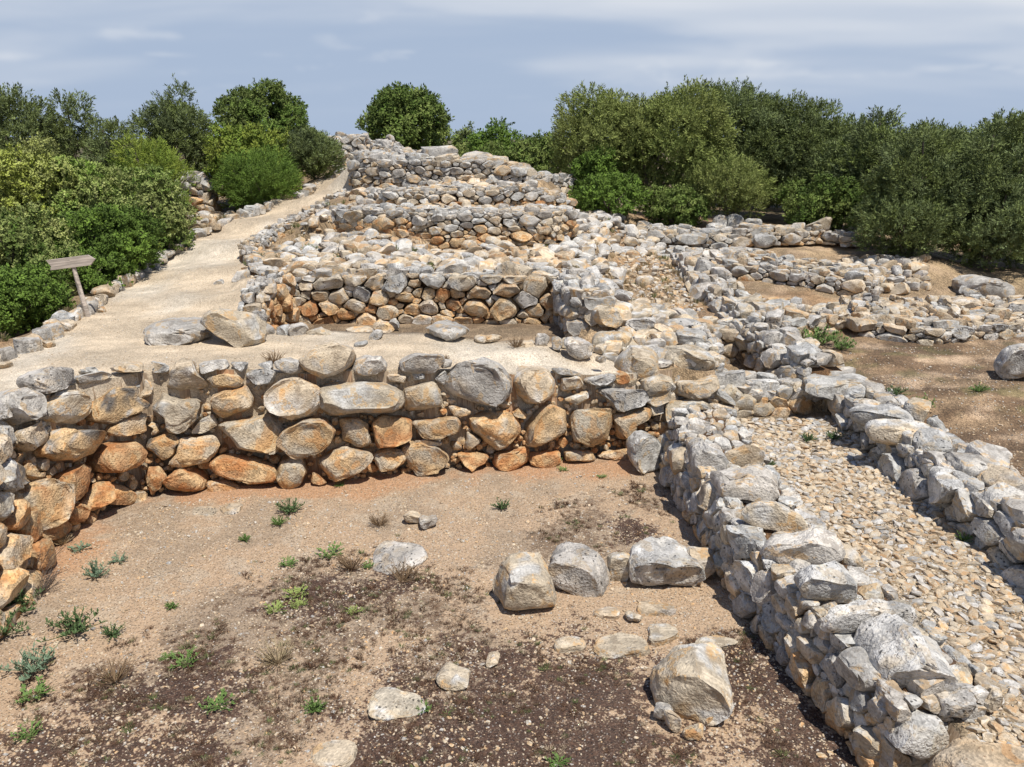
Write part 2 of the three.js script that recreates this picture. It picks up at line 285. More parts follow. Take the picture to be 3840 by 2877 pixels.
// Dry-laid wall: fitted face stones, a rough top, an earth and rubble core.
function dryWall({ name = 'dry_stone_wall', label, category = 'wall', pts, thick = 0.6, mean = 0.16, topMean, spread = 0.32, aniso = 1.3, detail = 3, low = 'oooc', high = 'ggc', topTone = 'ggcw', batter = 0.1, ends = [], share = 0.45, core = true, topRough = 0.06, back = 0, topDrop = 0, seed = 1 }) {
  reseed(seed); const line = planLine(pts), g = thing(name, label, category, [line.at(line.L / 2).x, line.at(line.L / 2).base, line.at(line.L / 2).z]);
  let hMax = 0; for (const p of pts) hMax = Math.max(hMax, p[3] - p[2]);
  const faces = [];
  const lay = (L, H, map, m, mixer, dScale) => {
    for (const poly of pack(L, H, m, spread, aniso)) { const o = outline(poly, m * 0.045); if (!o || o.mean < 0.03) continue; faces.push([o, map(o.cx, o.cy), mixer(o.cx, o.cy), o.mean * dScale]); }
  };
  const wob = (s, h) => 0.07 * N3(s * 1.3 + seed * 3.1, h * 1.7, seed);
  // front
  lay(line.L, hMax, (s, v) => { const p = line.at(s), f = (p.top - p.base) / hMax, h = v * f, back = batter * h - wob(s, h); return basis([p.tx, 0, p.tz], [0, f < 0.5 ? 0.6 : 1, 0], [p.nx, 0, p.nz], [p.x - p.nx * back, p.base + h, p.z - p.nz * back]); },
    mean, (s, v) => pickTone(v / hMax + 0.22 * N3(s * 0.9, v * 2, seed * 1.7) < share ? low : high), 0.95);
  // top
  const tm = topMean || mean;
  if (thick > 0.2) lay(line.L, thick, (s, d) => { const p = line.at(s), b = d + batter * (p.top - p.base) - tm * 0.4, rise = topRough * (N3(s * 2, d * 2, seed + 9) * 1.6 + gauss() * 0.6); const a = rr(-0.2, 0.2), e = rr(-0.2, 0.2);
      const m = basis([p.tx, 0, p.tz], [-p.nx, 0, -p.nz], [0, 1, 0], [p.x - p.nx * b, p.top - tm * 0.12 - topDrop + rise, p.z - p.nz * b]); return m.multiply(new THREE.Matrix4().makeRotationFromEuler(new THREE.Euler(a, e, 0))); },
    tm, () => pickTone(topTone), 0.72);
  for (const e of ends) { // cross face at an end: 0 start, 1 finish
    const p = line.at(e ? line.L - 0.001 : 0.001), sg = e ? 1 : -1, H = p.top - p.base;
    lay(thick, H, (d, h) => basis(e ? [-p.nx, 0, -p.nz] : [p.nx, 0, p.nz], [0, 1, 0], [sg * p.tx, 0, sg * p.tz], [p.x - p.nx * (e ? d : thick - d), p.base + h, p.z - p.nz * (e ? d : thick - d)]), mean, (s, v) => pickTone(v / H < share ? low : high), 0.95);
  }
  if (back) lay(line.L, back, (s, h) => { const p = line.at(line.L - s); return basis([-p.tx, 0, -p.tz], [0, 1, 0], [-p.nx, 0, -p.nz], [p.x - p.nx * (thick + 0.02), p.top - back + h - 0.05, p.z - p.nz * (thick + 0.02)]); }, mean * 1.2, () => pickTone(high), 0.95);
  faces.sort((a, b) => b[0].area - a[0].area);
  const rest = [];
  faces.forEach(([o, m, tone, d], i) => {
    if (i < BIG) addStone(g, o, tone, m, d, detail);
    else rest.push(stoneGeo({ R: o.R, depth: d, detail: 1, tone, sizeHint: o.mean * 2, frame: m }));
  });
  if (rest.length) { const r = part('small_stones', mergeGeometries(rest), M.grey, g); r.userData.kind = 'stuff'; r.position.sub(g.position); triCount += r.geometry.index.count / 3; }
  if (core) { // earth and rubble behind the faces
    const step = 0.25, n = Math.max(2, Math.ceil(line.L / step)), pos = [], uv = [], idx = [], inset = Math.min(mean * 1.15, thick * 0.45);
    for (let i = 0; i <= n; i++) {
      const s = i / n * line.L, p = line.at(s), H = p.top - p.base, top = p.top - Math.min(0.5 * tm, H * 0.3), b0 = inset, b1 = inset + batter * H, b2 = Math.max(b1 + 0.05, thick - 0.05);
      for (const [b, y] of [[b0, p.base - 0.3], [b1, top], [b2, top], [b2 + 0.05, p.base - 0.3]]) { pos.push(p.x - p.nx * b - g.position.x, y - g.position.y + 0.02 * gauss(), p.z - p.nz * b - g.position.z); uv.push(s * 0.5, (b + y) * 0.5); }
      if (i < n) for (let k = 0; k < 3; k++) { const a = i * 4 + k, b = a + 4; idx.push(a, b, a + 1, a + 1, b, b + 1); }
    }
    idx.push(0, 1, 2, 0, 2, 3); const e = n * 4; idx.push(e, e + 2, e + 1, e, e + 3, e + 2);
    const cg = new THREE.BufferGeometry(); cg.setAttribute('position', new THREE.Float32BufferAttribute(pos, 3)); cg.setAttribute('uv', new THREE.Float32BufferAttribute(uv, 2)); cg.setIndex(idx); cg.computeVertexNormals(); part('earth_core', cg, M.core, g);
  }
  return g;
}
// ---------------------------------------------------------------- measured places (metres)
const WALL_PLAN = [
[-5.65,-7.4],
[-5.9,-8.5],
[-5.87,-9.2],
[-5.65,-10.05],
[-5.2,-10.65],
[-4.1,-10.92],
[-3,-11.0],
[-1.5,-11.38],
[0.33,-11.75],
[1.9,-12.05],
[3.6,-12.45]
];
const MAIN_STONES = [
['g',[2.14,2.21,2.46,2.21,2.77,2.08,2.73,1.93,2.53,1.8,2.33,1.79,2.19,1.91,2.1,2.07]],
['g',[1.83,2.02,2.08,2.01,2.22,1.88,2.24,1.71,2.09,1.55,1.82,1.54,1.75,1.68,1.75,1.89]],
['g',[1.74,1.92,1.85,1.86,1.8,1.7,1.62,1.71]],
['g',[2.75,1.99,2.76,1.98,2.74,1.86,2.77,1.8,2.68,1.85]],
['g',[2.77,1.93,3.05,1.94,3.2,1.81,3.03,1.76,2.76,1.78,2.73,1.87]],
['g',[2.82,2.03,3.01,2.05,3.05,1.95,2.84,1.95]],
['c',[3.12,1.92,3.33,1.99,3.57,1.95,3.52,1.78,3.26,1.82]],
['g',[3.59,1.96,3.43,1.99,3.65,1.93,3.8,1.84,3.75,1.74,3.5,1.76,3.58,1.8]],
['c',[3.86,1.91,4.07,1.93,4.16,1.64,4.23,1.53,4.17,1.44,3.84,1.4,3.61,1.48,3.67,1.6]],
['c',[3.5,1.69,3.45,1.72,3.59,1.6,3.54,1.44,3.38,1.41,3.46,1.52]],
['g',[4.12,1.88,4.51,1.91,4.54,1.76,4.4,1.72,4.19,1.66,4.13,1.79]],
['g',[4.57,1.87,4.8,1.86,4.78,1.73,4.72,1.67,4.61,1.75]],
['o',[4.24,1.61,4.42,1.67,4.68,1.63,4.75,1.53,4.64,1.43,4.29,1.46]],
['g',[4.83,1.72,5.11,1.77,5.19,1.64,5.14,1.48,4.94,1.47,4.74,1.63]],
['g',[4.9,1.85,5.11,1.89,5.14,1.77,5.05,1.72]],
['g',[5.16,1.9,5.34,1.94,5.58,1.86,5.59,1.68,5.42,1.65,5.18,1.74]],
['c',[5.61,1.91,5.89,2.15,6.16,2.19,6.41,2.09,6.46,1.83,6.37,1.59,6.11,1.51,5.9,1.57,5.68,1.76]],
['c',[2.22,1.72,2.5,1.79,2.66,1.75,2.81,1.62,2.73,1.37,2.59,1.33,2.32,1.38,2.14,1.54]],
['d',[2.79,1.45,3.12,1.66,3.4,1.61,3.38,1.45,3.52,1.29,3.28,1.23,3.0,1.18,2.77,1.29]],
['c',[3.37,1.23,3.63,1.43,3.76,1.35,4.16,1.39,4.24,1.29,4.04,1.05,3.86,0.89,3.65,0.89,3.58,1.09]],
['o',[4.23,1.36,4.38,1.4,4.59,1.41,4.77,1.48,4.94,1.32,4.93,1.15,4.7,1.06,4.44,1.01,4.28,1.11]],
['c',[5.01,1.4,5.3,1.59,5.57,1.61,5.86,1.45,5.84,1.17,5.64,1.01,5.42,0.99,5.12,1.07,4.99,1.22]],
['o',[2.95,1.12,3.17,1.18,3.5,1.2,3.43,1.08,3.43,0.93,3.11,0.94,2.94,1.03]],
['o',[3.39,1.03,3.57,1.02,3.58,0.89,3.44,0.86,3.51,0.94]],
['c',[3.96,0.84,4.11,1.02,4.28,1.08,4.34,0.93,4.16,0.84]],
['c',[1.72,1.51,2.01,1.55,2.18,1.32,2.09,1.22,1.82,1.24,1.68,1.39]],
['g',[1.59,1.67,1.68,1.61,1.66,1.44,1.44,1.4]],
['d',[1.9,1.17,2.3,1.32,2.67,1.25,2.92,1.13,2.89,1.02,2.71,0.83,2.38,0.84,2.15,0.98]],
['r',[2.71,0.83,2.96,0.93,3.29,0.85,3.37,0.63,3.25,0.51,2.93,0.44,2.72,0.54,2.63,0.72]],
['d',[3.35,0.71,3.42,0.83,3.67,0.87,3.79,0.78,3.74,0.53,3.54,0.43,3.46,0.55]],
['o',[3.82,0.77,4.11,0.8,4.33,0.81,4.35,0.63,4.17,0.42,3.86,0.38,3.61,0.42,3.77,0.54]],
['o',[4.36,0.93,4.61,0.98,5.07,1.07,5.17,0.92,5.28,0.79,5.17,0.51,4.79,0.44,4.54,0.51,4.47,0.74]],
['o',[5.22,0.64,5.31,0.81,5.57,0.96,5.9,0.97,6.05,0.78,6.02,0.57,5.83,0.41,5.44,0.43]],
['r',[4.18,0.39,4.39,0.47,4.79,0.4,5.14,0.26,5.15,0.06,4.77,0.02,4.35,0.17,4.21,0.26]],
['o',[5.17,0.39,5.37,0.45,5.54,0.35,5.65,0.17,5.5,-0.01,5.32,-0.1,5.2,0.03,5.13,0.24]],
['o',[5.67,0.32,5.94,0.43,6.19,0.48,6.55,0.42,6.55,0.27,6.32,0.11,6.01,0.01,5.79,0.16]],
['o',[4.15,0.09,4.39,0.09,4.61,-0.0,4.56,-0.13,4.32,-0.17,4.15,-0.11]],
['r',[3.35,0.41,3.51,0.38,3.57,0.25,3.46,0.04,3.33,0.03,3.3,0.2]],
['r',[3.53,0.18,3.79,0.35,4.04,0.28,4.16,0.12,4.11,-0.03,3.8,-0.03,3.55,0.05]],
['r',[5.66,0.19,5.87,-0.0,5.78,-0.03,5.64,0.02]],
['d',[1.4,1.33,1.59,1.23,1.69,1.07,1.54,0.94,1.32,0.95,1.21,1.02]],
['o',[1.31,0.86,1.71,0.88,2.08,0.68,2.0,0.46,1.77,0.29,1.46,0.31,1.31,0.5]],
['r',[2.14,0.82,2.39,0.79,2.58,0.69,2.48,0.51,2.2,0.36,2.02,0.35,2.07,0.62]],
['r',[2.33,0.31,2.6,0.43,2.77,0.38,2.73,0.17,2.64,0.09,2.45,0.1,2.33,0.23]],
['r',[1.94,0.29,2.19,0.34,2.35,0.22,2.25,0.07,2.06,0.1]],
['r',[1.52,0.28,1.83,0.3,2.02,0.14,1.97,0.02,1.67,0.08,1.5,0.19]],
['o',[1.72,1.13,1.8,0.98,1.86,0.87,1.72,0.9,1.61,1.0]],
['g',[6.45,1.86,6.6,1.95,6.82,1.86,6.95,1.72,6.94,1.6,6.75,1.53,6.54,1.53,6.42,1.68]],
['g',[7.11,1.76,7.35,1.93,7.74,1.91,7.73,1.73,7.59,1.53,7.35,1.52,7.14,1.61]],
['g',[7.74,1.83,7.88,1.77,7.86,1.65,7.71,1.63]],
['g',[7.77,1.49,7.94,1.69,8.37,1.75,8.58,1.63,8.76,1.33,8.72,1.1,8.5,0.93,8.17,0.95,7.86,1.1,7.73,1.26]],
['c',[8.79,1.36,8.98,1.51,9.42,1.48,9.55,1.29,9.51,1.05,9.32,0.93,9.04,0.9,8.86,1.06]],
['c',[5.89,1.39,6.13,1.45,6.54,1.52,6.89,1.42,7.09,1.23,7.08,1.07,6.71,0.95,6.4,0.95,6.0,0.95,5.91,1.16]],
['c',[7.11,1.33,7.4,1.41,7.63,1.4,7.72,1.24,7.7,1.03,7.43,0.94,7.17,0.96,7.11,1.12]],
['g',[7.24,1.58,7.46,1.56,7.45,1.43,7.29,1.42]],
['c',[6.89,1.55,7.21,1.5,7.15,1.38,6.92,1.44]],
['g',[7.61,1.43,7.78,1.62,7.8,1.49,7.74,1.31]],
['g',[9.45,1.53,9.56,1.57,9.84,1.46,10.01,1.37,9.92,1.34,9.56,1.4]],
['c',[9.6,1.34,9.92,1.35,9.97,1.21,9.89,1.14,9.66,1.12]],
['g',[10.0,1.29,10.18,1.34,10.52,1.37,10.53,1.24,10.37,1.15,10.09,1.21]],
['c',[9.8,1.03,10.06,1.13,10.08,0.99,9.88,0.89,9.66,0.99]],
['g',[10.23,1.12,10.43,1.13,10.99,1.1,11.0,0.91,10.8,0.78,10.57,0.73,10.45,0.94]],
['r',[6.62,0.85,6.76,0.94,7.09,0.91,7.25,0.85,7.2,0.59,6.93,0.46,6.67,0.48]],
['o',[6.14,0.92,6.4,0.92,6.57,0.85,6.56,0.54,6.42,0.49,6.14,0.58]],
['o',[7.26,0.8,7.61,0.83,7.9,0.86,8.03,0.74,8.02,0.53,7.72,0.5,7.41,0.55]],
['c',[7.19,0.52,7.46,0.51,7.67,0.45,7.64,0.4,7.22,0.39]],
['o',[7.79,1.0,8.01,0.96,8.21,0.88,8.09,0.81,7.85,0.84]],
['o',[8.1,0.79,8.33,0.86,8.71,0.86,8.95,0.66,8.96,0.47,8.74,0.29,8.52,0.28,8.16,0.58]],
['c',[8.04,0.35,8.07,0.58,8.28,0.43,8.25,0.36,8.09,0.29]],
['o',[8.78,0.83,8.91,0.9,9.05,0.78,9.01,0.71,8.87,0.74]],
['o',[9.01,0.63,9.18,0.83,9.46,0.92,9.69,0.82,9.7,0.47,9.44,0.33,9.13,0.24,9.02,0.35]],
['o',[9.74,0.63,9.79,0.84,10.13,0.86,10.36,0.81,10.44,0.53,10.38,0.26,10.06,0.23,9.81,0.35]],
['o',[10.5,0.69,10.83,0.78,11.1,0.76,11.06,0.6,10.82,0.51,10.75,0.23,10.52,0.25]],
['o',[7.03,0.4,7.24,0.46,7.66,0.4,7.87,0.23,7.7,0.05,7.27,-0.01,7.15,0.12]],
['o',[6.61,0.36,6.83,0.42,7.03,0.37,7.09,0.26,6.91,0.07,6.65,0.06]],
['r',[7.9,0.22,8.14,0.23,8.4,0.21,8.38,0.05,8.1,-0.05,7.97,0.06]],
['r',[8.42,0.05,8.52,0.23,9.05,0.24,9.04,0.03,8.78,-0.11,8.48,-0.06]],
['r',[9.06,0.16,9.6,0.18,9.58,-0.01,9.29,-0.1,9.09,-0.0]],
['o',[9.63,0.15,10.09,0.14,10.14,-0.02,9.63,-0.01]],
['o',[10.17,0.06,10.69,0.16,10.69,-0.04,10.2,-0.0]],
['c',[10.98,0.93,11.14,1.12,11.41,1.13,11.41,0.85,11.16,0.78]],
['c',[10.97,1.21,11.18,1.3,11.49,1.24,11.56,1.04,11.41,0.92,11.03,0.91]],
['c',[11.65,1.13,11.99,1.2,12.27,1.27,12.34,1.02,12.12,0.83,11.9,0.8,11.66,0.96]],
['g',[12.31,1.05,12.56,0.97,12.75,0.75,12.75,0.65,12.48,0.81]],
['c',[12.17,0.76,12.7,0.69,12.7,0.59,12.26,0.56]],
['c',[11.39,0.72,11.51,0.85,11.84,0.89,12.12,0.74,12.13,0.5,11.68,0.51,11.4,0.53]],
['c',[11.11,0.81,11.37,0.82,11.37,0.66,11.12,0.63]],
['g',[12.75,0.95,12.75,1.03,12.75,0.97,12.75,0.77,12.75,0.64,12.75,0.71]],
['o',[12.28,0.53,12.55,0.54,12.55,0.34,12.29,0.33]]
];
const LOOSE = [
["large rounded cream boulder,left end of the low stone row in the pit","c",0.14,0.0,-7.75,0.69,0.6,0.55],
["pale grey jagged boulder touching the rounded cream boulder in the pit","g",0.8,0.0,-8.2,0.7,0.55,0.56],
["small upright cream stone wedged in the middle of the pit stone row","c",1.28,0.0,-8.34,0.3,0.4,0.24],
["grey limestone boulder full of dark pits in the pit stone row","g",1.76,0.0,-8.33,0.8,0.48,0.64],
["pitted cream stone ending the pit row beside the diagonal wall","c",2.23,0.0,-8.36,0.37,0.4,0.29],
["little cream stone in front of the pitted row boulder","c",2.14,0.0,-8.19,0.2,0.12,0.16],
["big lone cream boulder with black lichen specks on the pit floor","c",1.68,0.0,-6.11,0.7,0.64,0.56],
["small grey stone leaning on the left side of the lone boulder","g",1.36,0.0,-5.93,0.17,0.2,0.13],
["thin cream stone in front of the lone boulder","c",1.43,0.0,-5.78,0.15,0.21,0.12],
["square ochre stone lying just in front of the lone boulder","o",1.61,0.0,-5.69,0.18,0.12,0.14],
["small ochre chip under the right edge of the lone boulder","o",1.78,0.0,-5.85,0.1,0.12,0.08],
["flat pale slab sunk into the middle of the pit floor","g",-1.42,0.0,-8.78,0.7,0.14,0.73],
["cream stone just above the flat sunken slab","c",-1.36,0.0,-9.76,0.28,0.17,0.22],
["pale grey stone beside the cream stone above the slab","g",-1.12,0.0,-9.62,0.27,0.16,0.21],
["half buried cream stone in the brown moss left of the lone boulder","c",-0.55,0.0,-6.45,0.31,0.12,0.34],
["low worn rock outcrop in the brown moss near the bottom centre","c",-1.06,0.0,-6.07,0.46,0.07,0.44],
["pale flat stone below the foot of the great wall","c",-4.31,0.0,-10.04,0.29,0.05,0.34],
["cream flake beside the pale flat stone by the great wall","c",-3.97,0.0,-10.13,0.31,0.05,0.33],
["upper left flat stone of the sunken paving behind the lone boulder","c",1.04,0.0,-7.54,0.31,0.09,0.17],
["small central flat stone of the sunken paving behind the lone boulder","c",1.33,0.0,-7.45,0.21,0.09,0.14],
["upper right flat stone of the sunken paving behind the lone boulder","c",1.6,0.0,-7.63,0.38,0.09,0.2],
["right-hand flat stone of the sunken paving behind the lone boulder","c",1.59,0.0,-7.19,0.29,0.09,0.37],
["largest flat stone of the sunken paving behind the lone boulder","c",1.16,0.0,-7.0,0.58,0.09,0.33],
["left-hand flat stone of the sunken paving behind the lone boulder","c",0.6,0.0,-6.98,0.32,0.09,0.2],
["farthest right flat stone of the sunken paving behind the lone boulder","c",2.12,0.0,-7.02,0.45,0.07,0.16],
["small flat stone sunk in brown moss left of the paving","c",-0.19,0.0,-6.72,0.18,0.06,0.18],
["pale bedrock patch at the bottom edge of the pit","c",-1.51,0.0,-5.49,0.37,0.06,0.3],
["broad flat ochre slab at the end of the diagonal wall","t",3.5,0.5,-4.62,0.85,0.2,0.5],
["long low grey boulder lying on the sandy path","g",-5.68,1.7,-13.07,1.22,0.39,0.97],
["tall cream boulder beside the long one on the sandy path","c",-4.64,1.71,-12.94,0.82,0.72,0.65],
["single small grey stone on the middle of the path","g",-6.33,1.92,-16.92,0.27,0.21,0.22],
["white rounded stone,first of the row edging the sunken room","g",-4.39,1.61,-13.69,0.31,0.3,0.25],
["dark grey stone,second of the row edging the sunken room","g",-4.08,1.62,-13.69,0.29,0.26,0.23],
["white upright stone,third of the row edging the sunken room","g",-3.81,1.61,-13.7,0.35,0.32,0.28],
["wide cream stone,fourth of the row edging the sunken room","c",-3.41,1.59,-13.8,0.53,0.2,0.4],
["flat cream slab behind the row edging the sunken room","c",-2.86,1.55,-14.34,0.52,0.1,0.67],
["brown block standing before the back wall of the sunken room","o",-2.6,1.43,-15.34,0.45,0.25,0.36],
["pitted stone beside the brown block in the sunken room","g",-2.33,1.47,-15.37,0.24,0.25,0.19],
["small grey pointed stone near the middle of the sunken room edge","g",-2.38,1.63,-13.47,0.22,0.2,0.18],
["flat grey stone sunk in the terrace sand","g",-2.58,1.69,-13.04,0.21,0.06,0.28],
["large pale slab tilted on the front edge of the sunken room","g",-1.14,1.62,-13.64,0.8,0.29,0.64],
["low cream stone right of the tilted slab","c",-0.47,1.56,-13.64,0.46,0.14,0.37],
["low cream stone before the dry shrub at the room edge","c",0.21,1.56,-13.33,0.44,0.13,0.35],
["white pointed stone at the right of the room edge","g",0.52,1.56,-13.39,0.29,0.26,0.23],
["narrow white stone next to the white block","g",0.76,1.53,-13.16,0.22,0.26,0.17],
["cream stone behind the white block","c",0.93,1.52,-13.46,0.2,0.19,0.16],
["white squared block at the end of the terrace","g",1.14,1.43,-13.06,0.52,0.37,0.42],
["small cream stone on the sand right of the white block","c",1.46,1.51,-12.45,0.17,0.12,0.13],
["single cream stone on the small earthen yard","c",3.08,1.68,-18.3,0.45,0.34,0.36],
["huge shaded grey boulder under the right-hand trees","g",11.84,1.14,-19.42,1.4,0.72,1.12],
["lower shaded boulder left of the huge grey boulder","g",11.37,1.3,-19.13,0.78,0.4,0.63],
["upright cream stone in front of the shaded boulders","c",11.41,1.23,-18.42,0.39,0.31,0.31],
["grey pitted boulder standing alone at the right edge of the yard","g",8.82,1.06,-13.21,0.69,0.69,0.55],
["tall thin slab standing under the olive trees","g",6.22,2.29,-24.14,0.47,0.65,0.37],
["broad standing slab under the olive trees","g",6.76,2.27,-24.37,0.57,0.66,0.46],
["rough pale boulder right of the standing slabs","g",7.3,2.29,-24.19,0.63,0.51,0.51],
["large cracked cream boulder on the corner above the great wall","c",2.05,1.21,-12.74,0.81,0.54,0.65],
["largest pale boulder on the corner,right of the cracked one","c",2.93,1.17,-13.08,1.09,0.5,0.87],
["smooth cream boulder behind the cracked corner boulder","c",1.77,1.41,-13.62,0.74,0.45,0.59],
["pale block behind the smooth cream boulder","g",2.39,1.67,-14.39,0.64,0.25,0.51],
["cream boulder leaning on the squared wall end","c",1.81,1.7,-14.36,0.54,0.45,0.43],
["flat grey stone behind the largest corner boulder","g",3.24,1.53,-13.87,0.57,0.16,0.46],
["upright pitted grey boulder at the head of the diagonal wall","g",2.11,0.0,-11.65,0.63,0.7,0.51],
["first pale cap boulder from the far end on the diagonal wall","w",2.62,0.74,-9.88,0.56,0.4,0.4],
["slim second pale cap boulder from the far end on the diagonal wall","c",3.11,0.74,-9.84,0.55,0.4,0.11],
["third pale cap boulder from the far end on the diagonal wall","w",2.87,0.74,-8.96,0.86,0.4,0.45],
["fourth pale cap boulder from the far end on the diagonal wall","c",3.02,0.74,-8.06,0.73,0.4,0.11],
["fifth pale cap boulder from the far end on the diagonal wall","w",3.07,0.74,-7.38,0.87,0.4,0.34],
["sixth and widest pale cap boulder from the far end on the diagonal wall","w",3.05,0.74,-6.7,0.85,0.4,0.38],
["long pitted cap slab near the close end of the diagonal wall","g",3.23,0.76,-6.15,0.87,0.34,0.13],
["big white cap boulder with black lichen nearest the camera on the diagonal wall","w",3.36,0.62,-5.67,0.89,0.42,0.52],
["white domed cap boulder on the wide grey wall","w",5.51,0.9,-11.11,0.86,0.34,0.49],
["broad cream cap boulder on the wide grey wall","c",5.59,0.9,-10.42,0.96,0.34,0.51],
["knobbly grey cap boulder on the wide grey wall","g",5.9,0.9,-9.29,0.79,0.34,0.6],
["long pale cap boulder on the wide grey wall","w",5.72,0.9,-8.31,0.68,0.34,0.33],
["rough grey cap boulder on the wide grey wall","g",5.25,0.9,-13.39,1.04,0.34,0.57],
["flat pale cap boulder on the wide grey wall","w",5.41,0.9,-12.68,1.22,0.34,0.68]
];
const MOSS = [
[0.19,-5.97,1.27],
[-0.42,-5.57,1.36],
[0.7,-6.49,1.02],
[0.9,-5.62,0.85],
[2.35,-5.74,0.77],
[2.56,-5.41,0.85],
[2.36,-6.63,0.59],
[-3.6,-5.85,0.85],
[-4.02,-5.57,0.85],
[-2.99,-6.22,0.68],
[-1.0,-5.41,0.85],
[1.56,-5.52,0.51],
[-3.03,-5.41,0.85],
[-2.15,-7.87,0.59],
[-1.37,-8.37,0.51],
[1.65,-9.56,0.42],
[2.16,-6.22,0.68]
];
const DRY = [
[-2.13,-7.78,1.3],
[-3.04,-6.7,1.0],
[-1.08,-7.78,1.0],
[-2.02,-6.35,1.1],
[-3.73,-6.22,0.9],
[0.91,-9.69,0.8],
[1.84,-10.41,0.7],
[-0.48,-6.56,1.1],
[-2.24,-5.62,1.0],
[2.35,-6.93,0.6],
[-0.86,-5.85,1.0]
];
const FOOT = [
[-5.75,-8.9],
[-5.6,-9.8],
[-5.3,-10.4],
[-4.7,-10.7],
[-4.1,-10.85],
[-3.5,-10.9],
[-2.9,-10.95],
[-2.2,-11.1],
[-1.5,-11.3],
[-0.6,-11.5],
[0.3,-11.7],
[1.1,-11.85],
[1.8,-12]
];
const PATH_EDGE = [
[-7.7,1.8,-10.6],
[-7.7,1.8,-11.7],
[-7.73,1.81,-12.7],
[-8.04,1.85,-14.5],
[-8.43,1.93,-16.4],
[-8.51,2.1,-18.4],
[-8.38,2.49,-21],
[-7.78,2.84,-23],
[-6.82,3.18,-25.5],
[-6.26,3.68,-28.5],
[-6.14,4.0,-29.9]
];
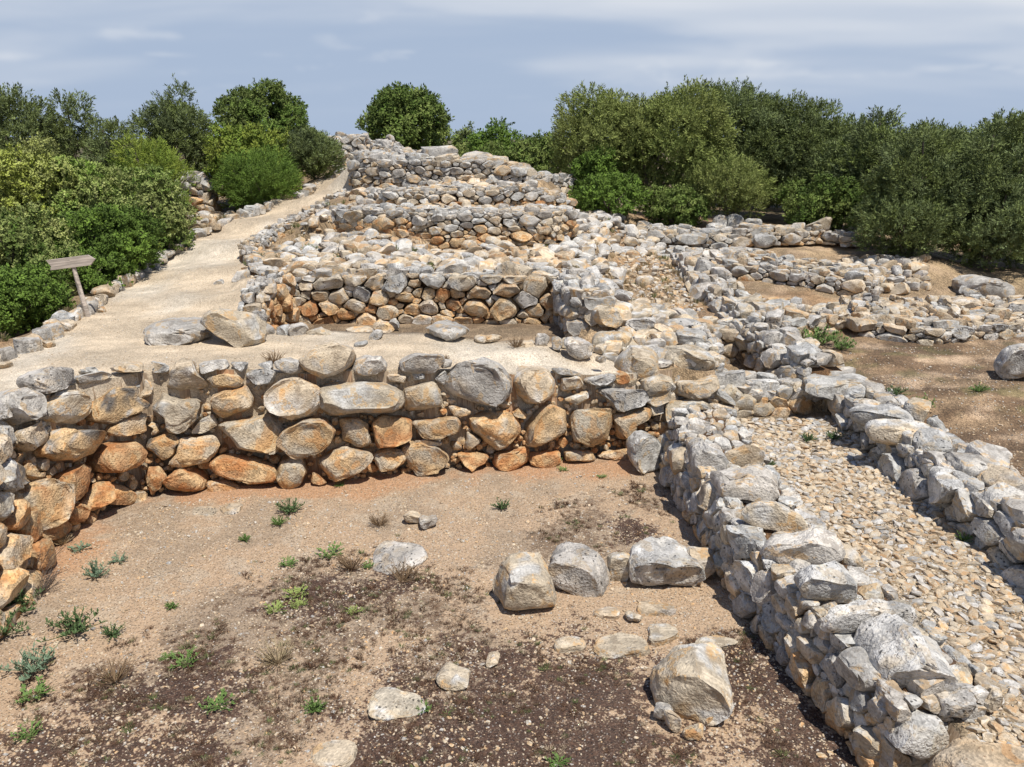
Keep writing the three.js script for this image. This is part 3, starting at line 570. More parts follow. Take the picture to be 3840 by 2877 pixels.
const TREES = [
["olive_tree","dark tree half hidden behind the tallest one in the thicket",10.45,-33,null,4.22,5.88,"olive","olive","grey",1.1,"trees in the right-hand thicket",{"trunk":0.05}],
["olive_tree","dark tree behind the dip in the thicket skyline",13.89,-33,null,3.68,5.56,"olive","olive","grey",1.1,"trees in the right-hand thicket",{"trunk":0.05}],
["olive_tree","dark tree behind the ragged grey-green tree",16.97,-33,null,3.88,5.26,"olive","olive","grey",1.1,"trees in the right-hand thicket",{"trunk":0.05}],
["olive_tree","dark tree behind the rightmost one",19.99,-33,null,4.06,5.44,"olive","olive","grey",1.1,"trees in the right-hand thicket",{"trunk":0.05}],
["olive_tree","pale olive tree at the left end of the right-hand thicket",3.02,-27.5,null,3.49,6.38,"olive","oliveLight","olive",0.8,"trees in the right-hand thicket",{"trunk":0.25}],
["olive_tree","tall olive tree, second from the left in the right-hand thicket",5.08,-27,null,3.65,6.54,"olive","oliveLight","olive",0.8,"trees in the right-hand thicket",{"trunk":0.2}],
["olive_tree","tallest dark green tree in the middle of the right-hand thicket",7.97,-29,null,3.99,6.71,"olive","olive","grey",0.8,"trees in the right-hand thicket",{"trunk":0.25}],
["olive_tree","upright tree right of the tallest in the right-hand thicket",10.01,-28.5,null,3.16,6.15,"olive","olive","grey",0.8,"trees in the right-hand thicket",{"trunk":0.2}],
["olive_tree","shaded tree behind the low right-hand bushes",10.69,-26.5,null,2.53,5.0,"olive","olive","grey",0.8,"trees in the right-hand thicket",{"trunk":0.1}],
["olive_tree","grey-green tree with a ragged top, right of the thicket middle",11.47,-25.5,null,2.27,5.76,"olive","grey","olive",0.8,"trees in the right-hand thicket",{"trunk":0.15}],
["olive_tree","dark tree near the right edge, left of the rightmost one",11.27,-22.5,null,2.45,5.34,"olive","olive","grey",0.75,"trees in the right-hand thicket",{"trunk":0.12}],
["olive_tree","rightmost tree, cut by the right edge above the huge boulder",13.05,-22.2,null,2.41,5.61,"olive","olive","grey",0.75,"trees in the right-hand thicket",{"trunk":0.25}],
["olive_tree","tree beyond the right edge whose branches reach into view",15.08,-22,null,2.58,5.45,"olive","olive","grey",0.75,"trees in the right-hand thicket",{"trunk":0.2}],
["mastic_bush","bright green rounded bush at the foot of the thicket beside the rubble bank",2.83,-24.6,null,2.7,3.96,"broad","bright","deep",0.75,null,{"trunk":0,"lobes":40}],
["mastic_bush","low deep green bush left of the standing slabs",5.06,-24.9,null,2.09,3.57,"broad","deep","olive",0.75,null,{"trunk":0}],
["olive_bush","light olive bush hanging over the standing slabs",6.74,-25.2,null,2.59,4.39,"olive","oliveLight","olive",0.7,null,{"trunk":0.35}],
["mastic_bush","small round green bush against the pale olive tree",2.71,-26,null,1.57,4.75,"broad","deep","bright",0.7,null,{"trunk":0.1}],
["mastic_bush","dark low bush behind the farthest stone row",9.68,-25,null,3.24,3.85,"broad","deep","olive",0.7,null,{"trunk":0,"lobes":40}],
["mastic_bush","dark spreading bush above the rubble platform",10.78,-21.8,null,2.52,3.51,"olive","olive","grey",0.7,null,{"trunk":0,"lobes":40}],
["mastic_bush","shaded bush behind the huge grey boulder",13.11,-21.5,null,3.07,3.83,"olive","olive","grey",0.7,null,{"trunk":0}],
["round_tree","lone round dense green tree on the skyline behind the mound",-4.78,-38,null,4.08,7.22,"broad","deep","olive",1.15,null,{"trunk":0.2,"lobes":48}],
["scrub_bush","bright green scrub bush in the gap right of the lone tree",-1.12,-46,null,3.21,5.57,"broad","bright","deep",1.3,"distant scrub beyond the mound",{"trunk":0}],
["scrub_bush","dark scrub bush just left of the right-hand thicket",1.05,-38,null,2.99,4.96,"broad","deep","olive",1.2,"distant scrub beyond the mound",{"trunk":0}],
["scrub_bush","pale low scrub at the foot of the lone tree",-2.98,-42,null,1.65,4.73,"broad","oliveLight","olive",1.2,"distant scrub beyond the mound",{"trunk":0}],
["scrub_bush","low scrub bush below the bright green one in the gap",-0.81,-40,null,1.8,4.61,"broad","deep","olive",1.2,"distant scrub beyond the mound",{"trunk":0}],
["scrub_bush","small grey tree far off in the gap behind the scrub",-4.65,-85,null,2.37,6.13,"broad","grey","olive",2,"distant scrub beyond the mound",{"trunk":0.1}],
["scrub_bush","yellowish scrub behind the skyline wall stub",-10.54,-44,null,1.84,5.52,"broad","lime","olive",1.2,"distant scrub beyond the mound",{"trunk":0}],
["olive_tree","broad dark tree at the far left edge",-16.22,-27,null,3.09,6.7,"olive","olive","grey",0.8,"dark trees on the far left",{"trunk":0.1,"lobes":40}],
["olive_tree","dark tree with a leaning top, second from the left edge",-14.46,-27.5,null,1.88,6.39,"olive","olive","grey",0.8,"dark trees on the far left",{"trunk":0.1}],
["olive_tree","low dark tree between the far left trees and the single domed tree",-13.08,-27,null,1.88,5.55,"olive","olive","grey",0.8,"dark trees on the far left",{"trunk":0.05}],
["olive_tree","single domed grey-green tree left of the path",-12.57,-31,null,3.01,6.83,"olive","grey","olive",0.8,null,{"trunk":0.1,"lobes":40}],
["olive_tree","domed tree behind the yellow-green bush",-9.62,-32,null,3.41,7.07,"broad","olive","deep",0.8,null,{"trunk":0.1,"lobes":40}],
["mastic_bush","yellow-green bush beside the bend of the path",-8.66,-27,null,2.82,5.4,"broad","lime","bright",0.75,null,{"trunk":0,"lobes":40}],
["conifer_bush","feathery bright green bush in front of the yellow-green one",-7.78,-25,null,2.42,4.6,"fine","bright","deep",0.7,null,{"trunk":0,"lobes":40}],
["olive_bush","grey-green bush against the path edge, right of the feathery one",-6.83,-28,null,2.04,5.24,"olive","grey","olive",0.7,null,{"trunk":0}],
["flowering_bush","pale yellowish flowering bush at the left edge",-11.43,-19.5,null,2.24,4.95,"broad","pale","lime",0.61,"bushes crowding the left side of the path",{"trunk":0,"lobes":42}],
["flowering_bush","pale green bush between the flowering bush and the bright one",-10.53,-19.8,null,2.01,4.52,"broad","pale","bright",0.57,"bushes crowding the left side of the path",{"trunk":0,"lobes":40}],
["mastic_bush","bright green bush below the low dark tree",-10.27,-23,null,2.16,4.88,"fine","bright","lime",0.65,"bushes crowding the left side of the path",{"trunk":0,"lobes":38}],
["mastic_bush","pale dotted bush nearest the old hidden wall",-8.98,-20,null,1.89,4.22,"broad","pale","deep",0.57,"bushes crowding the left side of the path",{"trunk":0,"lobes":38}],
["mastic_bush","deep green bush in the middle of the left bushes",-9.11,-17.8,null,2.25,3.63,"broad","deep","bright",0.52,"bushes crowding the left side of the path",{"trunk":0,"lobes":42}],
["mastic_bush","large dark green bush at the left edge above the sign",-10.14,-16.3,null,2.16,3.66,"broad","deep","pale",0.52,"bushes crowding the left side of the path",{"trunk":0,"lobes":42}],
["mastic_bush","green bush right behind the arrow sign",-9.1,-16.6,null,1.89,2.82,"broad","bright","deep",0.48,"bushes crowding the left side of the path",{"trunk":0,"lobes":40}],
["mastic_bush","low green bush at the left edge below the sign board",-9.3,-14.7,null,1.73,2.73,"broad","bright","deep",0.48,"bushes crowding the left side of the path",{"trunk":0,"lobes":38}],
["mastic_bush","small yellowish bush hugging the path edge past the sign",-9.02,-19,null,1.27,2.57,"broad","lime","deep",0.5,"bushes crowding the left side of the path",{"trunk":0}],
["mastic_bush","small green bush at the path edge beside the dry grass",-8.95,-20.8,null,0.94,3.05,"broad","bright","deep",0.5,"bushes crowding the left side of the path",{"trunk":0}]
];
const WEEDS = [
["dark green weed tuft below the great wall, the tallest there",-3.13,-10.04,0.2,"bushy","dark"],
["small green weed just below the tallest tuft",-3.18,-9.69,0.13,"bushy","green"],
["little green weed left of the middle of the pit",-3.49,-9.23,0.09,"bushy","green"],
["bright green leafy weed, right of a pair in the pit",-2.29,-8.87,0.17,"leafy","green"],
["bright green leafy weed, left of a pair in the pit",-2.77,-8.64,0.13,"leafy","green"],
["blue-green bushy weed near the left wall",-4.99,-8.32,0.18,"bushy","blue"],
["small leafy blue-green weed right of the bushy one by the left wall",-4.87,-8.68,0.12,"leafy","blue"],
["sparse blue-green weed at the foot of the left wall",-5.49,-8.93,0.13,"leafy","blue"],
["large dark green weed at the left side of the pit",-4.64,-7.23,0.27,"bushy","dark"],
["small dark weed right of the large dark one",-4.23,-7.18,0.13,"bushy","dark"],
["large blue-green weed near the bottom left",-4.73,-6.6,0.25,"bushy","blue"],
["green leafy weed below the large blue-green one",-4.51,-6.24,0.17,"leafy","green"],
["green weed of two tufts in the brown growth",-3.25,-6.67,0.15,"leafy","green"],
["tiny green weed beside the two-tufted one",-3.48,-6.78,0.08,"leafy","green"],
["tiny weed above the brown growth on the left",-3.82,-7.7,0.08,"bushy","green"],
["small green weed near the bottom left corner",-4.26,-5.73,0.12,"leafy","green"],
["yellow-green flat weed in the middle of the brown growth",-2.48,-7.92,0.15,"leafy","lime"],
["pale lime fern-like weed left of the yellow-green one",-2.63,-7.6,0.13,"leafy","lime"],
["pale lime fern-like weed below the yellow-green one",-2.4,-7.73,0.11,"leafy","lime"],
["lone pale lime weed right of the ferns",-1.75,-7.58,0.09,"leafy","lime"],
["broad-leaved green weed near the bottom middle",-2.72,-6.06,0.14,"leafy","green"],
["thin green weed in the moss near the bottom middle",-1.81,-6.03,0.12,"bushy","green"],
["tiny green weed at the foot of the great wall",-2.62,-10.96,0.08,"leafy","green"],
["small dark leafy weed at the foot of the great wall right of middle",-1.21,-11.44,0.11,"leafy","dark"],
["bright little weed near the right end of the great wall",0.8,-11.52,0.09,"leafy","green"],
["tiny weed near the pitted grey boulder end",1.4,-11.26,0.08,"leafy","green"],
["olive weed tuft right of the pale stones in the pit",-0.14,-10.14,0.15,"bushy","dark"],
["brownish weed left of the pale stones in the pit",-1.8,-9.69,0.16,"dry","brown"],
["dry brown shrub left of the flat slab",-1.96,-8.53,0.2,"dry","brown"],
["green weed at the left corner of the flat slab",-1.77,-8.57,0.09,"leafy","green"],
["dead twiggy shrub in the brown growth",-1.29,-8.22,0.22,"dry","brown"],
["dead twigs in the middle of the pit floor",-2.34,-6.7,0.22,"dry","straw"],
["dry twiggy plant near the bottom left of the pit",-3.83,-6.42,0.2,"dry","brown"],
["small green weed in the dark moss",-0.81,-6.03,0.08,"leafy","green"],
["lone green weed at the foot of the diagonal wall",0.39,-5.41,0.1,"leafy","green"],
["dry brown shrub at the right of the sunken room edge",0.07,-13.17,0.16,"dry","brown"],
["dry twiggy weed on the terrace by the white boulder",-3.73,-11.87,0.17,"dry","brown"],
["second dry twiggy weed on the terrace behind the wall top",-1.1,-12.4,0.1,"dry","brown"],
["small green weed on the terrace sand",0.76,-11.98,0.08,"leafy","green"],
["wide patch of green weeds in the yard beside the wall end",6.05,-15.03,0.42,"bushy","green"],
["green weeds right of the wide patch in the yard",6.33,-14.69,0.3,"bushy","green"],
["green weed in the yard close to the wide grey wall",6.57,-11.95,0.22,"bushy","green"],
["small green weed left of the one by the wide grey wall",6.36,-12.39,0.17,"bushy","dark"],
["small green weed far out in the yard",7.77,-12.49,0.15,"bushy","green"],
["green tuft growing on the rubble slope",-4.79,-18.84,0.17,"bushy","green"],
["dark green weed right of the tuft on the rubble slope",-3.96,-17.55,0.16,"bushy","dark"],
["green weed at the foot of the stone on the small yard",3.02,-18.26,0.16,"leafy","green"],
["green weed in the gravel strip at its far end",4.63,-11.52,0.14,"bushy","dark"],
["weed tuft beside the wide grey wall in the gravel strip",5.05,-11.56,0.16,"bushy","dark"],
["little weed in the middle of the gravel strip",3.68,-10.43,0.12,"bushy","dark"],
["small tuft among the gravel near the wide wall",5.31,-8.31,0.1,"bushy","green"],
["dead tangled dark shrub at the left edge below the curving wall end",-5.68,-8.15,0.42,"dry","char"],
["second clump of dark dead branches at the left edge",-5.43,-7.92,0.25,"dry","char"],
["green weed under the dead branches at the left edge",-5.46,-7.58,0.26,"bushy","dark"],
["dark green weed cut by the left edge of the frame",-5.38,-7.13,0.25,"bushy","dark"],
["dry straw tuft at the foot of the left wall",-5.81,-9.11,0.14,"dry","straw"]
];
// ---------------------------------------------------------------- terrain
const inPoly = (x, z, P) => { let c = false; for (let i = 0, j = P.length - 1; i < P.length; j = i++) { const [a, b] = P[i], [d, e] = P[j]; if ((b > z) !== (e > z) && x < (d - a) * (z - b) / (e - b) + a) c = !c; } return c; };
const edgeDist = (x, z, P) => { let m = 1e9; for (let i = 0, j = P.length - 1; i < P.length; j = i++) { const ax = P[j][0], az = P[j][1], ex = P[i][0] - ax, ez = P[i][1] - az, t = cl(((x - ax) * ex + (z - az) * ez) / (ex * ex + ez * ez)); m = Math.min(m, Math.hypot(x - ax - ex * t, z - az - ez * t)); } return m; };
const sdf = (x, z, P) => (inPoly(x, z, P) ? -1 : 1) * edgeDist(x, z, P);
const PIT = [[-6.2, 4], [-6.0, -7.4], [-6.2, -8.5], [-6.2, -9.3], [-5.95, -10.2], [-5.35, -10.9], [-4.15, -11.19], [-3.05, -11.28], [-1.55, -11.66], [0.28, -12.02], [1.85, -12.32], [2.95, -12.55], [3.0, -8], [3.3, -6.4], [3.6, -4.8], [4.2, 4]];
const STRIP = [[2.95, -12.55], [5.9, -13.1], [5.95, -8], [6.1, 4], [4.2, 4], [3.6, -4.8], [3.3, -6.4], [3.0, -8]];
const POCKET = [[3.45, -12.5], [4.9, -12.7], [4.75, -13.1], [4.7, -14.4], [4.4, -15.1], [3.75, -14.6]];
const ROOM = [[-4.8, -13.95], [-4.75, -16.3], [1.25, -16.4], [1.35, -14.2], [0.4, -13.75], [-2.6, -13.95]];
const PATH = [[-7.7, -11], [-7.75, -12.7], [-8.05, -14.5], [-8.45, -16.4], [-8.5, -18.4], [-8.4, -21], [-7.8, -23], [-6.85, -25.5], [-6.3, -28.5], [-6.15, -30.2], [-5.5, -30.1], [-5.2, -28], [-4.75, -25.2], [-6.05, -22], [-6.55, -19.5], [-5.55, -16.6], [-5.2, -13.95], [-2.6, -13.75], [0.4, -13.5], [1.6, -13.1], [2.2, -12.7], [1.9, -12.0], [-1.5, -11.4], [-4.1, -11.0], [-5.5, -10.4], [-6, -9.2], [-6.4, -7], [-9, -7]];
const CTRL = [];
const ctl = (...a) => { for (const p of a) CTRL.push(p); };
ctl([-9, -7, 1.8], [-7, -8, 1.8], [-6.6, -10.5, 1.8], [-5, -11.5, 1.76], [-3, -11.7, 1.64], [-1, -12.1, 1.52], [0.3, -12.35, 1.42], [1.3, -12.6, 1.33], [-2, -12.7, 1.63], [0, -12.9, 1.55], [1.9, -12.8, 1.3], [-7.5, -12, 1.8], [-6, -13.3, 1.75], [-4, -13.2, 1.68], [-2, -13.3, 1.64], [0.3, -13.2, 1.56], [1.3, -13.2, 1.46]);
ctl([-8, -14.5, 1.85], [-6.2, -14.5, 1.84], [-8.4, -16.4, 1.93], [-6, -16.4, 1.96], [-8.5, -18.4, 2.1], [-6.8, -18.6, 2.2], [-8.4, -21, 2.49], [-6.8, -20.5, 2.5], [-7.8, -23, 2.84], [-6.3, -22.6, 2.88], [-6.85, -25.5, 3.2], [-5.2, -24.8, 3.4], [-6.3, -28.5, 3.7], [-5.3, -28, 3.78], [-6, -30, 4.0]);
ctl([-8.7, -12, 1.62], [-9.3, -14.5, 1.5], [-9.8, -17, 1.6], [-9.8, -20, 1.95], [-9.3, -23, 2.4], [-8.4, -26, 2.6], [-8, -29, 2.9], [-12, -16, 1.3], [-12, -24, 2.1], [-16, -18, 1.3], [-14, -30, 2.3], [-20, -30, 2]);
ctl([-5.6, -16.6, 2.15], [-4.6, -17, 2.4], [-2, -17, 2.38], [0.8, -17, 2.3], [-5.2, -18.3, 2.35], [-3, -18.6, 2.6], [-1.7, -18.3, 2.38], [0.8, -18.4, 2.45], [-5.6, -19.6, 2.35], [-4.6, -19.6, 2.6]);
ctl([-4.6, -20.7, 3.15], [-2.9, -20.2, 3.2], [-1.7, -19.8, 3.2], [0.8, -20, 3.2], [-3, -20.8, 3.15], [0, -21, 3.15], [-3.9, -22.3, 3.5], [-2, -22.3, 3.55], [0, -22.4, 3.6], [1, -22.8, 3.4], [-4.7, -23.6, 3.35], [-3, -23.2, 3.45], [0.5, -23.3, 3.45], [-4.7, -25.4, 4.3], [-3, -25, 4.25], [-1, -24.7, 4.3], [0.5, -25, 3.85], [-3, -27.5, 4.2], [-5, -31, 4.6], [-6.4, -31, 4.6], [-1, -29, 3.4], [-3, -33, 3.2]);
ctl([1.4, -15.6, 2.1], [1.6, -17.5, 2.25], [1.5, -19.5, 2.55], [1.6, -21.5, 2.75], [2.2, -23.5, 2.75], [2.8, -25, 2.8], [2.3, -15, 1.85], [2.6, -13.9, 1.5], [3.3, -13.4, 1.25], [3.4, -15.4, 1.55], [2.9, -17, 1.62], [3.1, -18.5, 1.7], [3.3, -20, 1.85], [3.5, -21.5, 1.95], [4.2, -17, 1.58]);
ctl([5.2, -16.9, 1.4], [5, -14.5, 1.05], [6.2, -8, 0.62], [6.2, -11, 0.75], [6.4, -13, 0.95], [7.5, -10.5, 0.78], [7.5, -13, 1.0], [7, -15, 1.1], [9, -14, 1.02], [9, -11, 0.85], [12, -13, 1.0], [12, -9, 0.8], [7, -17.2, 1.28], [8.8, -18, 1.3], [12, -18.5, 1.25], [6, -18.5, 1.38], [5.1, -20.3, 1.5], [4.9, -22.3, 1.75], [7, -21.8, 1.75], [9, -21.5, 1.75], [10.5, -22, 1.9], [5.9, -22.4, 1.95], [8, -22.9, 2.0], [7, -24.5, 2.3], [4, -24, 2.3], [10, -25, 2.2], [14, -22, 1.6], [16, -28, 1.9], [6, -30, 2.3], [2, -29, 2.7]);
const roughG = (x, z) => 0.05 * N3(x * 0.8, 3.3, z * 0.8) + 0.02 * N3(x * 2.6, 7.1, z * 2.6) + 0.008 * N3(x * 7, 1.1, z * 7);
function outer(x, z) {
  let s = 0, w = 0; for (const [a, b, y] of CTRL) { const d = (x - a) * (x - a) + (z - b) * (z - b) + 0.02, k = 1 / (d * d); s += y * k; w += k; }
  const r = Math.hypot(x, z + 16), f = sst(14, 45, r); return mix(s / w, 1.9 + 0.6 * N3(x * 0.012, 0.4, z * 0.012), f) * 1 - 0;
}
function ground(x, z) {
  const j = roughG(x, z);
  if (inPoly(x, z, PIT)) return j * 0.9 - 0.02;
  if (inPoly(x, z, STRIP)) return 0.48 + j * 0.6;
  if (inPoly(x, z, POCKET)) return 0.78 + j;
  if (inPoly(x, z, ROOM)) return 1.33 + j * 0.5;
  return outer(x, z) + j * (sdf(x, z, PATH) < 0 ? 0.35 : 1);
}
const axis = (a, b, step, far) => { const v = []; for (let q = a; q <= b + 1e-6; q += step) v.push(q); let d = step, lo = a, hi = b; const L = [], H = []; while (lo > -far) { d *= 1.22; lo -= d; L.unshift(lo); } d = step; while (hi < far) { d *= 1.22; hi += d; H.push(hi); } return [...L, ...v, ...H]; };
const GX = axis(-14, 14, 0.13, 2600), GZ = axis(-32, -4, 0.13, 2600);
const SOIL = { sand: [0.80, 0.66, 0.49], chalk: [0.86, 0.77, 0.64], earth: [0.46, 0.335, 0.205], rust: [0.40, 0.22, 0.10], moss: [0.20, 0.125, 0.07], pink: [0.60, 0.44, 0.30], scrub: [0.16, 0.15, 0.07], gravel: [0.44, 0.345, 0.235], grass: [0.17, 0.17, 0.06] };
function soilColour(x, z) {
  const n = fbm(x * 0.7, 5.5, z * 0.7, 4), m = fbm(x * 2.1, 9.5, z * 2.1, 4);
  let c = mix3(SOIL.earth, SOIL.rust, sst(0.05, 0.2, n) * 0.5); c = mix3(c, SOIL.pink, sst(0.0, 0.16, m) * 0.5);
  if (x > 5.8 && z > -18) { c = mix3([0.40, 0.275, 0.165], SOIL.pink, sst(-0.06, 0.1, fbm(x * 0.9 + 3, 2.5, z * 1.6, 4)) * 0.9); c = mix3(c, SOIL.moss, sst(-0.02, 0.1, fbm(x * 1.1, 12.5, z * 2.4, 4) + 0.04) * 0.85); c = mix3(c, SOIL.grass, sst(0.16, 0.24, fbm(x * 1.4 + 9, 22.5, z * 2, 3)) * 0.5); }
  if (inPoly(x, z, STRIP)) c = mix3(SOIL.gravel, SOIL.earth, sst(-0.1, 0.2, m) * 0.7);
  if (inPoly(x, z, ROOM)) c = mix3([0.42, 0.31, 0.2], SOIL.moss, sst(0.0, 0.2, m) * 0.6);
  const d = sdf(x, z, PATH) + m * 0.18;
  const p = mix3(SOIL.sand, SOIL.chalk, sst(-0.05, 0.25, fbm(x * 0.5 + 1, 1.5, z * 0.35, 4)) * 0.85);
  c = mix3(c, p, 1 - sst(-0.05, 0.25, d));
  const far = sst(10, 20, Math.abs(x)) + sst(26, 34, -z); c = mix3(c, mix3(SOIL.scrub, SOIL.earth, sst(0, 0.2, n)), cl(far));
  return c;
}
const zones = { pit: [], path: [], ground: [] };
{
  const nx = GX.length, nz = GZ.length, pos = new Float32Array(nx * nz * 3), col = new Float32Array(nx * nz * 3), uv = new Float32Array(nx * nz * 2);
  for (let j = 0; j < nz; j++) for (let i = 0; i < nx; i++) {
    const k = j * nx + i, x = GX[i], z = GZ[j]; pos[k * 3] = x; pos[k * 3 + 1] = ground(x, z); pos[k * 3 + 2] = z;
    const c = soilColour(x, z); col.set(c, k * 3); const yy = pos[k * 3 + 1]; uv[k * 2] = x / 2 + yy * 0.35; uv[k * 2 + 1] = z / 2 + yy * 0.35;
  }
  for (let j = 0; j + 1 < nz; j++) for (let i = 0; i + 1 < nx; i++) {
    const cx = (GX[i] + GX[i + 1]) / 2, cz = (GZ[j] + GZ[j + 1]) / 2, a = j * nx + i, b = a + 1, c = a + nx, d = c + 1;
    const z = cz > -12.7 && cx > -6.5 && cx < 4.2 && inPoly(cx, cz, PIT) ? 'pit' : Math.abs(cx) < 12 && cz > -32 && cz < -6 && sdf(cx, cz, PATH) < 0.1 ? 'path' : 'ground';
    zones[z].push(a, c, b, b, c, d);
  }
  const base = new THREE.BufferGeometry(); base.setAttribute('position', new THREE.BufferAttribute(pos, 3)); base.setAttribute('color', new THREE.BufferAttribute(col, 3)); base.setAttribute('uv', new THREE.BufferAttribute(uv, 2));
  base.setIndex([...zones.pit, ...zones.path].concat(zones.ground)); base.computeVertexNormals();
  // pit floor: earth, moss and dead plants, one sheet of colour for the whole floor
  const PX0 = -6.5, PZ0 = -12.7, PW = 10.8, PH = 9.2;
  const pitBump = [];
  const pitMap = tex(2048, 2048, (u, v) => {
    const x = PX0 + u * PW, z = PZ0 + v * PH;
    const n = fbm(x * 0.9, 1.5, z * 0.9, 4), m = fbm(x * 3.1 + 4, 7.5, z * 3.1, 4), f = fbm(x * 13, 3.5, z * 13, 3), g = hash2((u * 2048) | 0, (v * 2048) | 0);
    let c = mix3([0.385, 0.27, 0.17], [0.30, 0.22, 0.145], sst(-0.15, 0.2, n)); c = mix3(c, [0.40, 0.32, 0.23], sst(0.08, 0.25, m) * 0.6);
    // red earth washed out of the foot of the great wall
    let foot = 9; for (const [a, b] of FOOT) foot = Math.min(foot, Math.hypot(x - a, z - b)); c = mix3(c, [0.40, 0.22, 0.11], (1 - sst(0.2, 0.62, foot + n * 0.9 + m * 0.5)) * 0.85);
    // grey-brown dead growth
    const f2 = fbm(x * 38, 6.5, z * 38, 3); let dry = -0.34; for (const [a, b, r] of DRY) dry = Math.max(dry, 0.5 - Math.hypot(x - a, (z - b) * 1.1) / r * 0.5);
    const dd = sst(0.0, 0.28, dry + n * 0.6 + m * 0.55 + f * 0.4 + (f2) * 0.5); c = mix3(c, mix3([0.25, 0.185, 0.125], [0.14, 0.088, 0.05], sst(-0.1, 0.2, f + m)), dd * 0.85);
    // brown moss cushions with ragged edges
    let mo = -0.6; for (const [a, b, r] of MOSS) mo = Math.max(mo, 0.5 - Math.hypot(x - a, z - b) / r * 0.5);
    const mm = sst(0.08, 0.2, mo + n * 0.45 + m * 0.55 + f * 0.6 + f2 * 0.75); c = mix3(c, mix3([0.034, 0.014, 0.008], [0.082, 0.040, 0.023], sst(-0.1, 0.25, f2)), mm * 0.95);
    const s = worley(x * 34, z * 34, 4096); if (s[1] > 0.66) c = mix3(c, s[1] > 0.93 ? [0.60, 0.56, 0.50] : s[1] > 0.8 ? [0.42, 0.34, 0.25] : [0.2, 0.14, 0.09], (1 - sst(0.12, 0.3, s[0])) * (mm > 0.5 ? 0.55 : 0.8));
    const s2 = worley(x * 85 + 3, z * 85, 8192); if (s2[1] > 0.55) c = mix3(c, s2[1] > 0.9 ? [0.62, 0.55, 0.46] : s2[1] > 0.75 ? [0.46, 0.36, 0.25] : [0.15, 0.10, 0.065], (1 - sst(0.15, 0.38, s2[0])) * (mm > 0.5 ? 0.35 : 0.6));
    const k = 0.72 + g * 0.56; return c.map((q) => cl(Math.pow(q * k, 1 / 2.2)));
  });
  const pb = tex(2048, 2048, (u, v) => { const x = u * PW, z = v * PH, s = worley(x * 34, z * 34, 4096), k = cl(0.35 + fbm(x * 9, 3.5, z * 9, 4) * 0.6 + (s[1] > 0.5 ? 0.35 * (1 - sst(0.08, 0.32, s[0])) : 0)); return [k, k, k]; }, false);
  for (const t of [pitMap, pb]) t.wrapS = t.wrapT = THREE.ClampToEdgeWrapping;
  M.pit = new THREE.MeshStandardMaterial({ map: pitMap, bumpMap: pb, bumpScale: 0.045, roughness: 1 });
  const sub = (list, name, label, mat, uvf) => {
    const remap = new Map(), P = [], Cc = [], U = [], Nn = [], I = [], nrm = base.attributes.normal.array;
    for (const k of list) { let q = remap.get(k); if (q === undefined) { q = P.length / 3; remap.set(k, q); P.push(pos[k * 3], pos[k * 3 + 1], pos[k * 3 + 2]); Nn.push(nrm[k * 3], nrm[k * 3 + 1], nrm[k * 3 + 2]); Cc.push(col[k * 3], col[k * 3 + 1], col[k * 3 + 2]); uvf ? U.push(...uvf(pos[k * 3], pos[k * 3 + 2])) : U.push(uv[k * 2], uv[k * 2 + 1]); } I.push(q); }
    const g = new THREE.BufferGeometry(); g.setAttribute('position', new THREE.Float32BufferAttribute(P, 3)); g.setAttribute('normal', new THREE.Float32BufferAttribute(Nn, 3)); g.setAttribute('uv', new THREE.Float32BufferAttribute(U, 2)); if (!uvf) g.setAttribute('color', new THREE.Float32BufferAttribute(Cc, 3)); g.setIndex(I);
    const m = shade(new THREE.Mesh(g, mat)); m.name = name; tag(m, label, null, null, 'structure'); scene.add(m); triCount += I.length / 3; return m;
  };
  M.floorParent = sub(zones.pit, 'pit_floor', 'bare tan earth floor of the sunken enclosure with brown moss', M.pit, (x, z) => [(x - PX0) / PW, (z - PZ0) / PH]);
  M.pathMesh = sub(zones.path, 'path', 'pale sandy path climbing beside the ruins', M.sand);
  M.groundMesh = sub(zones.ground, 'ground', 'brown stony ground around the ruins', M.soil);
}

